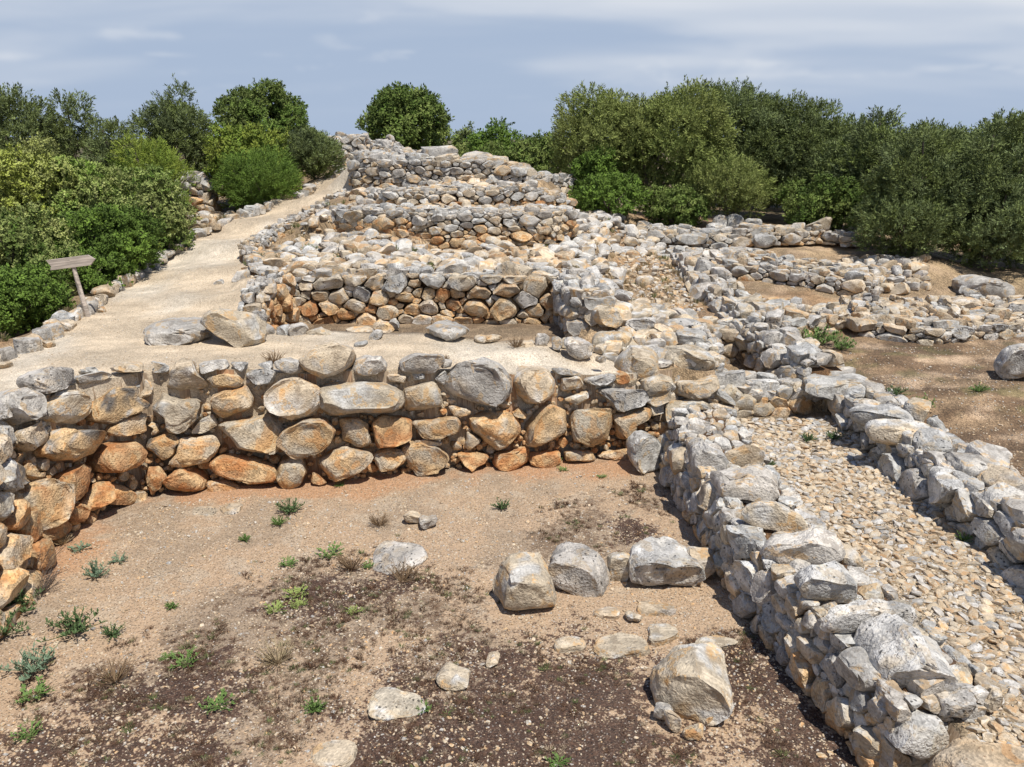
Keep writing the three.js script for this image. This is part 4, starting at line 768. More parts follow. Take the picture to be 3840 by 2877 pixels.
// ---------------------------------------------------------------- the great wall, stone by stone
function greatWall() {
  reseed(77);
  const pts = WALL_PLAN.map(([x, z]) => [x, z, 0, 1.8]), line = planLine(pts), g = thing('great_wall', 'high curved retaining wall of large ochre and grey boulders behind the pit', 'wall', [-2, 0, -11]);
  const topAt = (s) => { const p = line.at(s); return p.x > 2.9 ? 1.0 : 1.8 - 0.066 * (p.x + 5.5) + (p.x < -4 ? 0 : -0.02); };
  const at2 = (s, h) => { const p = line.at(Math.max(0, Math.min(line.L, s))), b = 0.2 * h; return { ...p, X: p.x - p.nx * b, Z: p.z - p.nz * b }; };
  const polys = [];
  for (const [tone, flat] of MAIN_STONES) {
    const poly = []; for (let i = 0; i < flat.length; i += 2) { const t = topAt(flat[i]) - 0.03, h = flat[i + 1]; poly.push([flat[i], h > t ? t + (h - t) * 0.75 : h]); }
    const o = outline(poly, -0.008); if (!o || o.mean < 0.03) continue; polys.push(poly);
    const p = at2(o.cx, o.cy), up = o.cy > topAt(o.cx) - 0.22;
    const m = basis([p.tx, 0, p.tz], [-p.nx * 0.2, 0.98, -p.nz * 0.2], [p.nx, 0.2, p.nz], [p.X - p.nx * o.mean * (up ? 0.4 : 0.15), o.cy, p.Z - p.nz * o.mean * (up ? 0.4 : 0.15)]);
    addStone(g, o, tone, m, o.mean * (up ? 1.15 : 0.95), o.mean > 0.13 ? 9 : 6, { square: 0.42, rough: 1 });
  }
  const far = (s, h) => { let d = 1; for (const P of polys) { if (Math.abs(P[0][0] - s) > 1.4) continue; const q = edgeDist(s, h, P); if (inPoly(s, h, P)) return -1; d = Math.min(d, q); } return d; };
  const small = [];
  for (let k = 0; k < 9000 && small.length < 420; k++) { // chinking stones in what is left open
    const s = rr(1.2, line.L), h = rr(0, topAt(s) - 0.06); let d = far(s, h); if (d < 0.018) continue;
    for (const q of small) { d = Math.min(d, Math.hypot(q[0] - s, q[1] - h) - q[2]); if (d < 0.018) break; } if (d < 0.018) continue;
    small.push([s, h, Math.min(d, rr(0.07, 0.2))]);
  }
  for (const [s, h, r] of small) {
    const R0 = Math.max(0.035, r * 1.12), e = rr(1, 1.5), th = rr(-0.5, 0.5), o = { mean: R0, R: (a) => R0 * (1 + 0.2 * Math.cos(2 * (a - th)) * (e - 1) * 2) }, p = at2(s, h);
    addStone(g, o, p.x > 2.4 && h > 0.55 ? pickTone('gcct') : pickTone(h < 0.75 ? 'rroo' : h < 1.3 ? 'roct' : 'tccg'), basis([p.tx, 0, p.tz], [0, 1, 0], [p.nx, 0, p.nz], [p.X - p.nx * (R0 * 0.8 + 0.05), h, p.Z - p.nz * (R0 * 0.8 + 0.05)]), R0 * 1.1, r > 0.08 ? 3 : 2);
  }
  const n = 90, pos = [], uv = [], idx = [];
  for (let i = 0; i <= n; i++) { const s = i / n * line.L, T = topAt(s) - 0.05; for (const [h, b] of [[-0.2, 0.24], [T, 0.2], [T - 0.02, 0.6], [-0.2, 0.75]]) { const p = at2(s, Math.max(0, h)); pos.push(p.X - p.nx * b + 2, h, p.Z - p.nz * b + 11); uv.push(s * 0.5, (h + b) * 0.5); } if (i < n) for (let k = 0; k < 3; k++) { const a = i * 4 + k, b = a + 4; idx.push(a, b, a + 1, a + 1, b, b + 1); } }
  const cg = new THREE.BufferGeometry(); cg.setAttribute('position', new THREE.Float32BufferAttribute(pos, 3)); cg.setAttribute('uv', new THREE.Float32BufferAttribute(uv, 2)); cg.setIndex(idx); cg.computeVertexNormals(); part('earth_core', cg, M.core, g);
}
greatWall();
console.log('great wall', stoneCount, triCount);

// ---------------------------------------------------------------- the other walls
const WALLS = [
  { label: 'back wall of the sunken room, grey over ochre stones', pts: [[-4.5, -16.05, 1.3, 2.3], [-2, -16.05, 1.3, 2.37], [0.98, -16.1, 1.3, 2.3]], thick: 0.5, mean: 0.172, spread: 0.42, aniso: 1.4, detail: 4, low: 'ooorc', high: 'gcgct', share: 0.5, topTone: 'ggcw', seed: 11 },
  { label: 'orange left side wall of the sunken room beside the path', pts: [[-4.6, -14.25, 1.3, 1.95], [-4.66, -15, 1.3, 2.3], [-4.5, -16.05, 1.3, 2.4]], thick: 0.45, mean: 0.14, detail: 3, low: 'orr', high: 'ocg', share: 0.7, seed: 12 },
  { label: 'thick right side wall of the sunken room with a squared end', pts: [[0.98, -16.15, 1.3, 2.32], [1.2, -14.6, 1.3, 2.2], [1.9, -14.5, 1.4, 2.15]], thick: 0.75, mean: 0.16, topMean: 0.17, batter: 0.02, detail: 3, low: 'cog', high: 'ggc', topTone: 'gwgc', seed: 13 },
  { label: 'lowest tier wall on the mound above the rubble slope', pts: [[-4.9, -21.1, 2.7, 3.2], [-4.2, -20, 2.72, 3.3], [-2.9, -19.4, 2.68, 3.35], [-1.7, -18.9, 2.4, 3.3], [0.9, -19.1, 2.6, 3.35], [1.6, -19.9, 2.7, 3.3]], thick: 0.9, spread: 0.5, aniso: 1.75, mean: 0.106, detail: 2, low: 'oorc', high: 'ggc', share: 0.6, seed: 14 },
  { label: 'middle tier wall on the mound', pts: [[-4, -21.9, 3.1, 3.55], [-3.35, -21.2, 3.12, 3.67], [-1.5, -21.3, 3.14, 3.7], [0.35, -21.6, 3.14, 3.74], [1.5, -22.2, 3.0, 3.5]], thick: 0.9, spread: 0.5, aniso: 1.75, mean: 0.112, detail: 2, low: 'oorc', high: 'ggcw', share: 0.6, seed: 15 },
  { label: 'upper tier wall crowned with big grey blocks below the lone round tree', pts: [[-5, -24.8, 3.65, 4.6], [-3.55, -24, 3.42, 4.4], [-2, -23.7, 3.42, 4.45], [-0.6, -23.7, 3.45, 4.42], [0.75, -24, 3.45, 4.0]], thick: 1, spread: 0.5, aniso: 1.75, mean: 0.113, detail: 2, low: 'cogo', high: 'ggcw', share: 0.3, topMean: 0.24, seed: 16 },
  { label: 'low wall running right from the upper tier toward the trees', pts: [[0.7, -24.5, 3.2, 3.92], [1.4, -24.9, 3.05, 3.85], [2.5, -26.8, 3.2, 3.8]], thick: 0.7, spread: 0.5, aniso: 1.75, mean: 0.120, detail: 2, low: 'coo', high: 'ggc', share: 0.45, seed: 17 },
  { label: 'topmost wall stub standing where the path ends on the skyline', pts: [[-7, -30, 3.55, 4.98], [-5.35, -30, 3.95, 5.05]], thick: 1.2, mean: 0.145, aniso: 1.7, detail: 2, low: 'cgo', high: 'ggc', share: 0.25, seed: 18 },
  { label: 'sloping broken wall descending from the skyline stub', pts: [[-5.3, -29.8, 3.95, 4.95], [-4.8, -28.6, 3.95, 4.75], [-3.4, -27.6, 4.0, 4.45]], thick: 1, spread: 0.5, aniso: 1.75, mean: 0.120, detail: 2, low: 'cgo', high: 'ggc', share: 0.25, seed: 19 },
  { label: 'small-stoned retaining wall along the right side of the climbing path', pts: [[-5.35, -17.1, 2.1, 2.3], [-6.3, -19.2, 2.3, 2.5], [-6.1, -20.5, 2.3, 2.75], [-5.5, -22.2, 2.6, 3.08], [-4.75, -24, 3.2, 3.55]], thick: 0.35, mean: 0.105, detail: 2, low: 'octo', high: 'gccg', share: 0.5, seed: 20 },
  { label: 'long diagonal wall capped with big pale boulders along the right of the pit', pts: [[2.42, -11.75, 0, 0.98], [2.45, -10.3, 0, 0.84], [2.52, -8.2, 0, 0.78], [2.74, -6.7, 0, 0.78], [3.02, -5.25, 0, 0.72]], ends: [1], thick: 0.98, mean: 0.125, topMean: 0.13, topDrop: 0.08, spread: 0.42, aniso: 1.15, detail: 5, low: 'gcog', high: 'ggcw', share: 0.3, batter: 0.16, topRough: 0.05, topTone: 'wgc', seed: 21 },
  { label: 'wide grey wall along the far side of the gravel strip', pts: [[5.5, -12.7, 0.45, 1.02], [5.44, -10.5, 0.45, 1.0], [5.48, -8.3, 0.45, 1.02], [5.52, -6.2, 0.45, 1.04], [5.6, -4.2, 0.45, 1.02]], ends: [1], thick: 0.95, mean: 0.17, topMean: 0.22, topDrop: 0.05, spread: 0.42, aniso: 1.4, detail: 5, low: 'ggc', high: 'gggw', share: 0.2, topRough: 0.1, topTone: 'gwgc', seed: 22 },
  { label: 'wall running back between the small yard and the far enclosures', pts: [[4.55, -22.3, 1.8, 2.0], [4.25, -18.4, 1.5, 1.95], [4.35, -16, 1.3, 1.75], [4.6, -14, 0.8, 1.45], [5.0, -12.9, 0.6, 1.25]], thick: 0.85, mean: 0.16, topMean: 0.2, spread: 0.4, detail: 3, low: 'gco', high: 'ggcw', share: 0.3, topRough: 0.1, seed: 23 },
  { label: 'broad low rubble wall reaching right to the yard entrance', pts: [[4.95, -15.2, 1.05, 1.55], [5.9, -15.6, 1.1, 1.55], [7.0, -16.2, 1.15, 1.5]], thick: 1.7, spread: 0.5, aniso: 1.75, mean: 0.132, detail: 3, low: 'coot', high: 'cggt', topTone: 'ccgto', topRough: 0.1, share: 0.5, ends: [1], seed: 24 },
  { label: 'curving rubble wall in the middle of the far enclosures', pts: [[4.8, -22.1, 1.65, 2.0], [5.5, -20.6, 1.4, 1.9], [6.9, -19.6, 1.32, 1.84], [8.6, -18.7, 1.28, 1.72]], thick: 2, spread: 0.5, aniso: 1.75, mean: 0.120, detail: 2, low: 'cogo', high: 'ggc', topTone: 'ggct', topRough: 0.12, share: 0.4, ends: [1], seed: 25 },
  { label: 'broad rubble platform on the right below the shaded boulders', pts: [[7.5, -17.8, 1.28, 1.55], [7.1, -15.9, 1.1, 1.47], [8.24, -15.3, 1.03, 1.39], [9.4, -15.6, 1.08, 1.4], [13.5, -16.1, 1.1, 1.42]], thick: 2.3, spread: 0.5, aniso: 1.75, mean: 0.116, detail: 3, low: 'gcoc', high: 'ggcc', topTone: 'gcct', topRough: 0.08, share: 0.35, seed: 26 },
  { label: 'farthest low stone row under the right-hand trees', pts: [[3.6, -23.4, 2.2, 2.45], [5.85, -22.8, 2.0, 2.37], [9.1, -23.3, 2.05, 2.45], [10, -23, 2.0, 2.2]], thick: 0.9, spread: 0.5, aniso: 1.75, mean: 0.150, detail: 2, low: 'gco', high: 'ggc', topTone: 'ggcw', topRough: 0.12, share: 0.3, seed: 27 },
  { label: 'old wall half hidden behind the bushes left of the path', pts: [[-14, -26.8, 2.3, 3.85], [-10, -26.2, 2.4, 3.85]], thick: 0.8, mean: 0.18, detail: 2, low: 'oco', high: 'ggc', share: 0.5, ends: [1], seed: 28 },
  { label: 'low stone face on the left of the earthen pocket behind the corner boulders', pts: [[3.62, -12.95, 0.7, 1.3], [3.72, -14.7, 0.72, 1.6]], thick: 0.5, mean: 0.15, detail: 3, low: 'cco', high: 'ggc', share: 0.4, seed: 30 },
  { label: 'short face closing the back of the earthen pocket', pts: [[3.66, -14.72, 0.74, 1.5], [4.5, -15.05, 0.74, 1.45]], thick: 0.45, mean: 0.15, detail: 3, low: 'cco', high: 'ggc', share: 0.4, seed: 132 },
  { label: 'shadowed left end of the great wall coming toward the camera', pts: [[-5.25, -5.2, -0.05, 1.6], [-5.5, -7.2, -0.05, 1.68], [-5.75, -8.6, -0.05, 1.75]], thick: 0.6, mean: 0.2, detail: 4, low: 'orro', high: 'cgoc', share: 0.6, batter: 0.15, seed: 131 },
  { label: 'low cross wall closing the far end of the gravel strip', pts: [[2.5, -12.5, 0.3, 1.2], [3.3, -12.7, 0.45, 1.02], [4.3, -12.8, 0.45, 0.96], [5.45, -13.0, 0.45, 1.0]], thick: 0.55, mean: 0.16, topMean: 0.2, detail: 5, low: 'oocc', high: 'gcg', share: 0.5, topTone: 'gwg', topRough: 0.08, seed: 29 },
];
for (const w of WALLS) dryWall(w);
console.log('walls', stoneCount, triCount);

// ---------------------------------------------------------------- loose boulders and stones
LOOSE.forEach(([label, tone, x, y, z, w, h, d], i) => {
  reseed(500 + i); const flat = h < 0.3 * Math.max(w, d) && h < 0.25, a1 = rr(0, 6.28), a2 = rr(0, 6.28), big = Math.max(w, d) > 0.4;
  const shape = (A, B) => (a) => { const c = Math.abs(Math.cos(a)) / A, s = Math.abs(Math.sin(a)) / B; return Math.pow(Math.pow(c, 2.6) + Math.pow(s, 2.6), -1 / 2.6) * (1 + 0.09 * Math.cos(2 * a + a1) + 0.07 * Math.cos(3 * a + a2)); };
  const gy = ground(x, z), yb = y > gy + 0.15 ? y : Math.min(y, gy + 0.02), detail = big ? 10 : 6;
  let g, py;
  if (flat) { g = stoneGeo({ R: shape(w / 2, d / 2), depth: h * 0.75, detail, tone, sizeHint: w, square: 0.42, frame: basis([1, 0, 0], [0, 0, -1], [0, 1, 0], [0, 0, 0]) }); py = yb + h * (y > gy + 0.15 ? 0.2 : -0.2); }
  else { g = stoneGeo({ R: shape(w / 2 * 0.92, h / 2 * 0.88), depth: d / 2 * 0.95, detail, tone, sizeHint: w, square: 0.5, rough: 1.05, frame: new THREE.Matrix4().makeRotationY(rr(-0.35, 0.35)) }); py = yb + h * 0.36; }
  const m = shade(new THREE.Mesh(g, matFor(tone))); m.name = numbered(big ? 'boulder' : 'loose_stone'); m.position.set(x, py, z); tag(m, label, big ? 'boulder' : 'stone'); scene.add(m); triCount += g.index.count / 3;
});

// library of plain rocks for rubble and gravel
const LIB = {}; const rockLib = (tone, detail) => { const k = tone + detail; if (!LIB[k]) { LIB[k] = []; for (let v = 0; v < 7; v++) { reseed(900 + v * 13 + tone.charCodeAt(0)); const a1 = rr(0, 6), a2 = rr(0, 6), e = rr(0.72, 1); LIB[k].push(stoneGeo({ R: (a) => 0.5 * (1 + 0.12 * Math.cos(2 * a + a1) + 0.09 * Math.cos(3 * a + a2)), depth: 0.5 * e, detail, tone, sizeHint: 0.9, square: 0.5, cuts: 9, uvScale: 0.25 })); } } return LIB[k]; };
const dart = (poly, count, r0, r1, tight = 0.8, power = 2, clump = 0) => {
  let x0 = 1e9, x1 = -1e9, z0 = 1e9, z1 = -1e9; for (const [x, z] of poly) { x0 = Math.min(x0, x); x1 = Math.max(x1, x); z0 = Math.min(z0, z); z1 = Math.max(z1, z); }
  const out = [], cell = r1 * 2, grid = new Map(), key = (x, z) => Math.floor(x / cell) * 4096 + Math.floor(z / cell);
  for (let k = 0; k < count * 12 && out.length < count; k++) {
    const x = rr(x0, x1), z = rr(z0, z1); if (!inPoly(x, z, poly) || (clump && rnd() < clump * sst(-0.22, 0.2, fbm(x * 1.3, 4.4, z * 1.3, 4)))) continue; const r = mix(r1, r0, Math.pow(rnd(), 1 / power) * (power > 8 ? 1 : cl(0.3 + k / (count * 4)))); let ok = true;
    for (let i = -1; i <= 1 && ok; i++) for (let j = -1; j <= 1 && ok; j++) for (const q of grid.get(key(x + i * cell, z + j * cell)) || []) if (Math.hypot(q[0] - x, q[1] - z) < (q[2] + r) * tight) { ok = false; break; }
    if (ok) { const p = [x, z, r]; out.push(p); const h = key(x, z); if (!grid.has(h)) grid.set(h, []); grid.get(h).push(p); }
  }
  return out.sort((a, b) => b[2] - a[2]);
};
const yUp = new THREE.Vector3(0, 1, 0), qa = new THREE.Quaternion(), qb = new THREE.Quaternion(), eu = new THREE.Euler();
function rubble({ name = 'rubble_heap', label, category = 'rubble', poly, count, r0, r1, tones, detail = 2, seed, flat = 0.62, sink = 0.3, tight = 0.8, parent, power = 2, limit = BIG, clump = 0, yOf = ground }) {
  reseed(seed); const spots = dart(poly, count, r0, r1, tight, power, clump);
  const g = parent || thing(name, label, category, [poly[0][0], ground(...poly[0]), poly[0][1]]); const rest = {};
  for (const [i, [x, z, r]] of spots.entries()) {
    const tone = pickTone(tones), lib = rockLib(tone, i < limit ? detail : 1), geo = lib[(rnd() * lib.length) | 0], m = new THREE.Object3D();
    const fl = flat * rr(0.8, 1.25); m.position.set(x, yOf(x, z) + r * fl * (1 - sink * 2), z); m.rotation.set(rr(-0.35, 0.35), rr(0, 6.28), rr(-0.35, 0.35)); m.scale.set(r * 2 * rr(0.95, 1.3), r * 2 * fl, r * 2 * rr(0.8, 1.05));
    if (i < limit) { const s = part('stone', geo, matFor(tone, 'Small'), g); s.position.copy(m.position).sub(g.position); s.rotation.copy(m.rotation); s.scale.copy(m.scale); triCount += geo.index.count / 3; stoneCount++; }
    else { m.updateMatrix(); const k = tone + lib.indexOf(geo); (rest[k] ||= { geo, mat: matFor(tone, 'Small'), list: [] }).list.push(m.matrix.clone()); }
  }
  for (const { geo, mat, list } of Object.values(rest)) { const im = shade(new THREE.InstancedMesh(geo, mat, list.length)); list.forEach((q, i) => im.setMatrixAt(i, q)); im.name = 'small_stones'; im.userData.kind = 'stuff'; im.position.sub(g.position); g.add(im); }
  return g;
}
rubble({ label: 'slope of grey rubble between the sunken room and the lowest tier wall', poly: [[-5.9, -17], [-4.6, -16.5], [0.9, -16.55], [1.4, -18], [0.8, -18.9], [-1.7, -18.75], [-3, -19.2], [-4.3, -19.9], [-5, -20.8], [-5.9, -20], [-6, -18.8]], count: 2200, r0: 0.025, r1: 0.25, tones: 'ggcctwt', seed: 31, power: 4, flat: 0.55 });
rubble({ label: 'tumbled rubble right of the mound above the small yard', poly: [[1.2, -15.3], [2.1, -15.2], [2.4, -17.5], [2.2, -20], [2.7, -20.9], [3.5, -21.3], [4.3, -21.9], [4.3, -23], [3.2, -24.3], [1, -24], [1.4, -22.5], [1.1, -19.5], [1.1, -17]], count: 1700, r0: 0.025, r1: 0.25, flat: 0.55, tones: 'ggcwt', seed: 32, power: 3 });
rubble({ label: 'rubble filling the terraces between the tier walls', poly: [[-4.6, -21], [-2.9, -20.1], [1.4, -20], [1.4, -22], [-0.5, -21.4], [-3.4, -21], [-4.1, -22.2]], count: 320, r0: 0.06, r1: 0.22, tones: 'ggct', seed: 33 });
rubble({ label: 'rubble on the terrace below the upper tier wall', poly: [[-4.7, -23.8], [-3.9, -22.4], [1.4, -22.6], [1.2, -24], [-0.6, -23.6], [-3.4, -23.7]], count: 260, r0: 0.06, r1: 0.24, tones: 'ggct', seed: 34 });
rubble({ label: 'heap of big cream and grey stones where the great wall meets the diagonal wall', poly: [[1.5, -13.2], [2.3, -12.75], [3.6, -12.85], [3.75, -14.7], [3.4, -15.9], [2.2, -15], [1.9, -14.3]], count: 420, r0: 0.04, r1: 0.25, tones: 'ccgwt', seed: 35, detail: 3, power: 2, tight: 0.66 });
rubble({ label: 'stones strewn from the wall end at the gravel pocket', poly: [[4.7, -14.9], [5.8, -14.9], [6, -13.2], [5.6, -13], [5, -13.4]], count: 110, r0: 0.05, r1: 0.24, tones: 'gcgt', seed: 36, detail: 3 });
rubble({ label: 'bank of grey rubble in front of the bright green bush under the trees', poly: [[2.4, -22.8], [4.4, -22.5], [6, -22.9], [6.2, -24.2], [4, -24.4], [2.6, -24.6]], count: 420, r0: 0.05, r1: 0.25, tones: 'ggcw', seed: 37 });
rubble({ label: 'stones fallen around the standing slabs under the olive trees', poly: [[6, -23.6], [9.6, -23.7], [9.6, -24.8], [6, -24.6]], count: 180, r0: 0.06, r1: 0.26, tones: 'ggc', seed: 38 });
rubble({ label: 'rubble spill behind the curving rubble wall at the foot of the trees', poly: [[8.4, -19], [10.2, -19.2], [11, -21], [9.6, -22], [8.2, -20.8]], count: 220, r0: 0.06, r1: 0.22, tones: 'gcgt', seed: 39 });
rubble({ label: 'small spill of stones below the old wall left of the path', poly: [[-10.4, -25.8], [-8.6, -25.2], [-8.4, -24.2], [-9.6, -24.2]], count: 90, r0: 0.06, r1: 0.2, tones: 'gct', seed: 40 });
// stones of the gravel strip and litter on the floors
{
  const G = new THREE.Group(); G.name = 'gravel_bed'; tag(G, 'bed of broken cream and grey stones between the two diagonal walls', null, null, 'structure'); scene.add(G);
  rubble({ parent: G, poly: [[3.55, -12.5], [5.6, -12.6], [5.7, -8], [6, -4], [3.5, -4], [3.7, -6], [3.6, -8]], count: 11000, r0: 0.008, r1: 0.085, tones: 'cttgtgc', seed: 41, detail: 3, tight: 0.76, power: 7, flat: 0.42, sink: 0.45, clump: 0.75 });
  rubble({ parent: M.floorParent, poly: [[-5.6, -8.6], [-5.2, -10.3], [-3, -10.7], [0.2, -11.4], [2.2, -11.5], [2.5, -8], [3, -4.6], [-4.5, -4.6]], count: 13000, r0: 0.006, r1: 0.06, tones: 'tcttcgo', seed: 42, detail: 2, tight: 0.75, power: 13, flat: 0.5, limit: 240, clump: 0.75 });
  rubble({ parent: M.groundMesh, poly: [[6.3, -6], [6.3, -15], [8.5, -15.1], [13, -15.5], [13, -6]], count: 3600, r0: 0.01, r1: 0.06, tones: 'cctgo', seed: 43, detail: 2, tight: 1.0, power: 16, limit: 80, clump: 0.9 });
  rubble({ parent: M.groundMesh, poly: [[2.3, -16.2], [4, -16], [4.1, -19], [4.3, -21.8], [2.9, -21.8]], count: 420, r0: 0.02, r1: 0.09, tones: 'cctgo', seed: 44, tight: 1.2, power: 4, limit: 80 });
}
rubble({ parent: M.pathMesh, poly: PATH, count: 5200, r0: 0.006, r1: 0.045, tones: 'ctwtc', seed: 45, detail: 1, tight: 1.0, power: 18, flat: 0.5, limit: 60, clump: 0.8 });
// edging stones of the path
{
  reseed(61); const line = planLine(PATH_EDGE.map(([x, y, z]) => [x, z, y, y])), g = thing('path_edging', 'row of low grey stones edging the left side of the path', 'edging', [PATH_EDGE[0][0], PATH_EDGE[0][1], PATH_EDGE[0][2]]);
  for (let s = 0; s < line.L;) {
    const far = s / line.L, l = rr(0.26, 0.6), p = line.at(Math.min(line.L, s + l / 2)), hgt = rr(0.1, 0.2), wd = rr(0.24, 0.42), a1 = rr(0, 6);
    const o = { mean: l / 2, R: (a) => 0.5 * Math.pow(Math.pow(Math.abs(Math.cos(a)) / l, 2.4) + Math.pow(Math.abs(Math.sin(a)) / wd, 2.4), -1 / 2.4) * (1 + 0.1 * Math.cos(3 * a + a1)) };
    addStone(g, o, pickTone('gggcct'), basis([p.tx, 0, p.tz], [-p.nx, 0, -p.nz], [0, 1, 0], [p.x + rr(-0.07, 0.07), p.base + hgt * 0.3, p.z]).multiply(new THREE.Matrix4().makeRotationFromEuler(new THREE.Euler(rr(-0.15, 0.15), rr(-0.15, 0.15), rr(-0.2, 0.2)))), hgt * 0.8, 4, { square: 0.55 });
    if (rnd() < 0.45) { const r = rr(0.06, 0.13), o2 = { mean: r, R: () => r }; addStone(g, o2, pickTone('gcto'), basis([p.tx, 0, p.tz], [-p.nx, 0, -p.nz], [0, 1, 0], [p.x + p.nx * rr(0.15, 0.3), p.base + 0.03, p.z + rr(-0.2, 0.2)]), r * 0.6, 3); }
    s += l * rr(0.82, 1.0);
  }
}
console.log('loose', stoneCount, triCount);

// ---------------------------------------------------------------- wooden arrow sign
{
  const wood = tex(256, 256, (u, v) => { const g = pfbm(u * 4, v * 60, 60, 3), b = pfbm(u * 3, v * 4, 4, 3), st = sst(0.5, 0.62, pfbm(u * 5 + 2, v * 5, 5, 4)) * 0.35; const k = 0.68 + (g - 0.44) * 0.35 + (b - 0.44) * 0.25 - st * 0.35; return [k * 1.02, k * 0.95, k * 0.88].map(cl); });
  M.wood = new THREE.MeshStandardMaterial({ map: wood, bumpMap: wood, bumpScale: 0.006, roughness: 0.9 });
  const [sx, sz] = [-7.84, -14.3], g = thing('arrow_signpost', 'weathered grey wooden arrow sign on a leaning post beside the path', 'sign', [sx, ground(sx, sz) - 0.02, sz]);
  const post = new THREE.CylinderGeometry(0.036, 0.05, 0.98, 12, 6); { const p = post.attributes.position; for (let i = 0; i < p.count; i++) { const n = 1 + 0.12 * N3(p.getX(i) * 20, p.getY(i) * 4, p.getZ(i) * 20); p.setX(i, p.getX(i) * n); p.setZ(i, p.getZ(i) * n); } post.computeVertexNormals(); }
  const pm = part('post', post, M.wood, g); pm.position.set(-0.07, 0.46, 0); pm.rotation.z = 0.12;
  const s = new THREE.Shape(); s.moveTo(-0.40, 0.085); s.lineTo(0.33, 0.085); s.lineTo(0.43, 0); s.lineTo(0.33, -0.095); s.lineTo(-0.37, -0.095); s.lineTo(-0.34, -0.03); s.closePath();
  const bg = new THREE.ExtrudeGeometry(s, { depth: 0.03, bevelEnabled: true, bevelSize: 0.005, bevelThickness: 0.005, bevelSegments: 1 });
  const bm = part('arrow_board', bg, M.wood, g); bm.position.set(-0.15, 1.03, 0.015); bm.rotation.set(-0.05, 0.12, 0.12);
}

// ---------------------------------------------------------------- plants
const leafGeo = (len, wid, fold = 0.25) => { const g = new THREE.BufferGeometry(); g.setAttribute('position', new THREE.Float32BufferAttribute([0, 0, 0, wid / 2, len * 0.5, fold * wid, 0, len, 0, -wid / 2, len * 0.5, fold * wid], 3)); g.setIndex([0, 1, 2, 0, 2, 3]); return g; };
function sprig(seed, { leaves = 12, len = 0.3, leafLen = 0.13, leafWid = 0.045, spread = 0.9 }) {
  reseed(seed); const parts = [];
  for (let i = 0; i < leaves; i++) { const t = i / leaves, l = leafGeo(leafLen * rr(0.7, 1.2), leafWid * rr(0.8, 1.2)); const m = new THREE.Matrix4().makeRotationFromEuler(new THREE.Euler(rr(0.25, spread + 0.3), rr(0, 6.28), rr(-0.4, 0.4), 'YXZ')); m.setPosition(gauss() * len * 0.16, t * len, gauss() * len * 0.16); l.applyMatrix4(m); parts.push(l); }
  const g = mergeGeometries(parts); g.computeVertexNormals(); return g;
}
const leafMat = (rough = 0.95) => new THREE.MeshPhysicalMaterial({ color: 0xffffff, roughness: rough, transmission: 0.14, thickness: 0, side: THREE.DoubleSide, specularIntensity: 0.35 });
M.leaf = leafMat();
M.bark = new THREE.MeshStandardMaterial({ color: new THREE.Color().setRGB(0.14, 0.115, 0.09), roughness: 1, bumpMap: stoneBump, bumpScale: 0.02 });
const SPRIGS = { olive: [1, 2, 3].map((k) => sprig(700 + k, { leaves: 15, len: 0.34, leafLen: 0.13, leafWid: 0.042, spread: 0.8 })), broad: [1, 2, 3].map((k) => sprig(720 + k, { leaves: 13, len: 0.24, leafLen: 0.12, leafWid: 0.066, spread: 1.2 })), fine: [1, 2, 3].map((k) => sprig(740 + k, { leaves: 18, len: 0.38, leafLen: 0.12, leafWid: 0.028, spread: 0.6 })) };
const GREEN = { olive: [0.16, 0.198, 0.054], oliveLight: [0.275, 0.31, 0.095], dark: [0.095, 0.14, 0.036], bright: [0.15, 0.235, 0.038], lime: [0.26, 0.30, 0.05], pale: [0.36, 0.385, 0.14], grey: [0.135, 0.168, 0.075], deep: [0.095, 0.155, 0.028] };
const treeTube = (a, b, r0, r1) => { const d = b.clone().sub(a), L = d.length(), g = new THREE.CylinderGeometry(r1, r0, L, 7, 3); const p = g.attributes.position; for (let i = 0; i < p.count; i++) { const y = p.getY(i) / L; p.setX(i, p.getX(i) + 0.05 * L * Math.sin(y * 5 + a.x)); } g.translate(0, L / 2, 0); g.applyMatrix4(new THREE.Matrix4().makeRotationFromQuaternion(new THREE.Quaternion().setFromUnitVectors(yUp, d.normalize()))); g.translate(a.x, a.y, a.z); return g; };
let leafCount = 0;
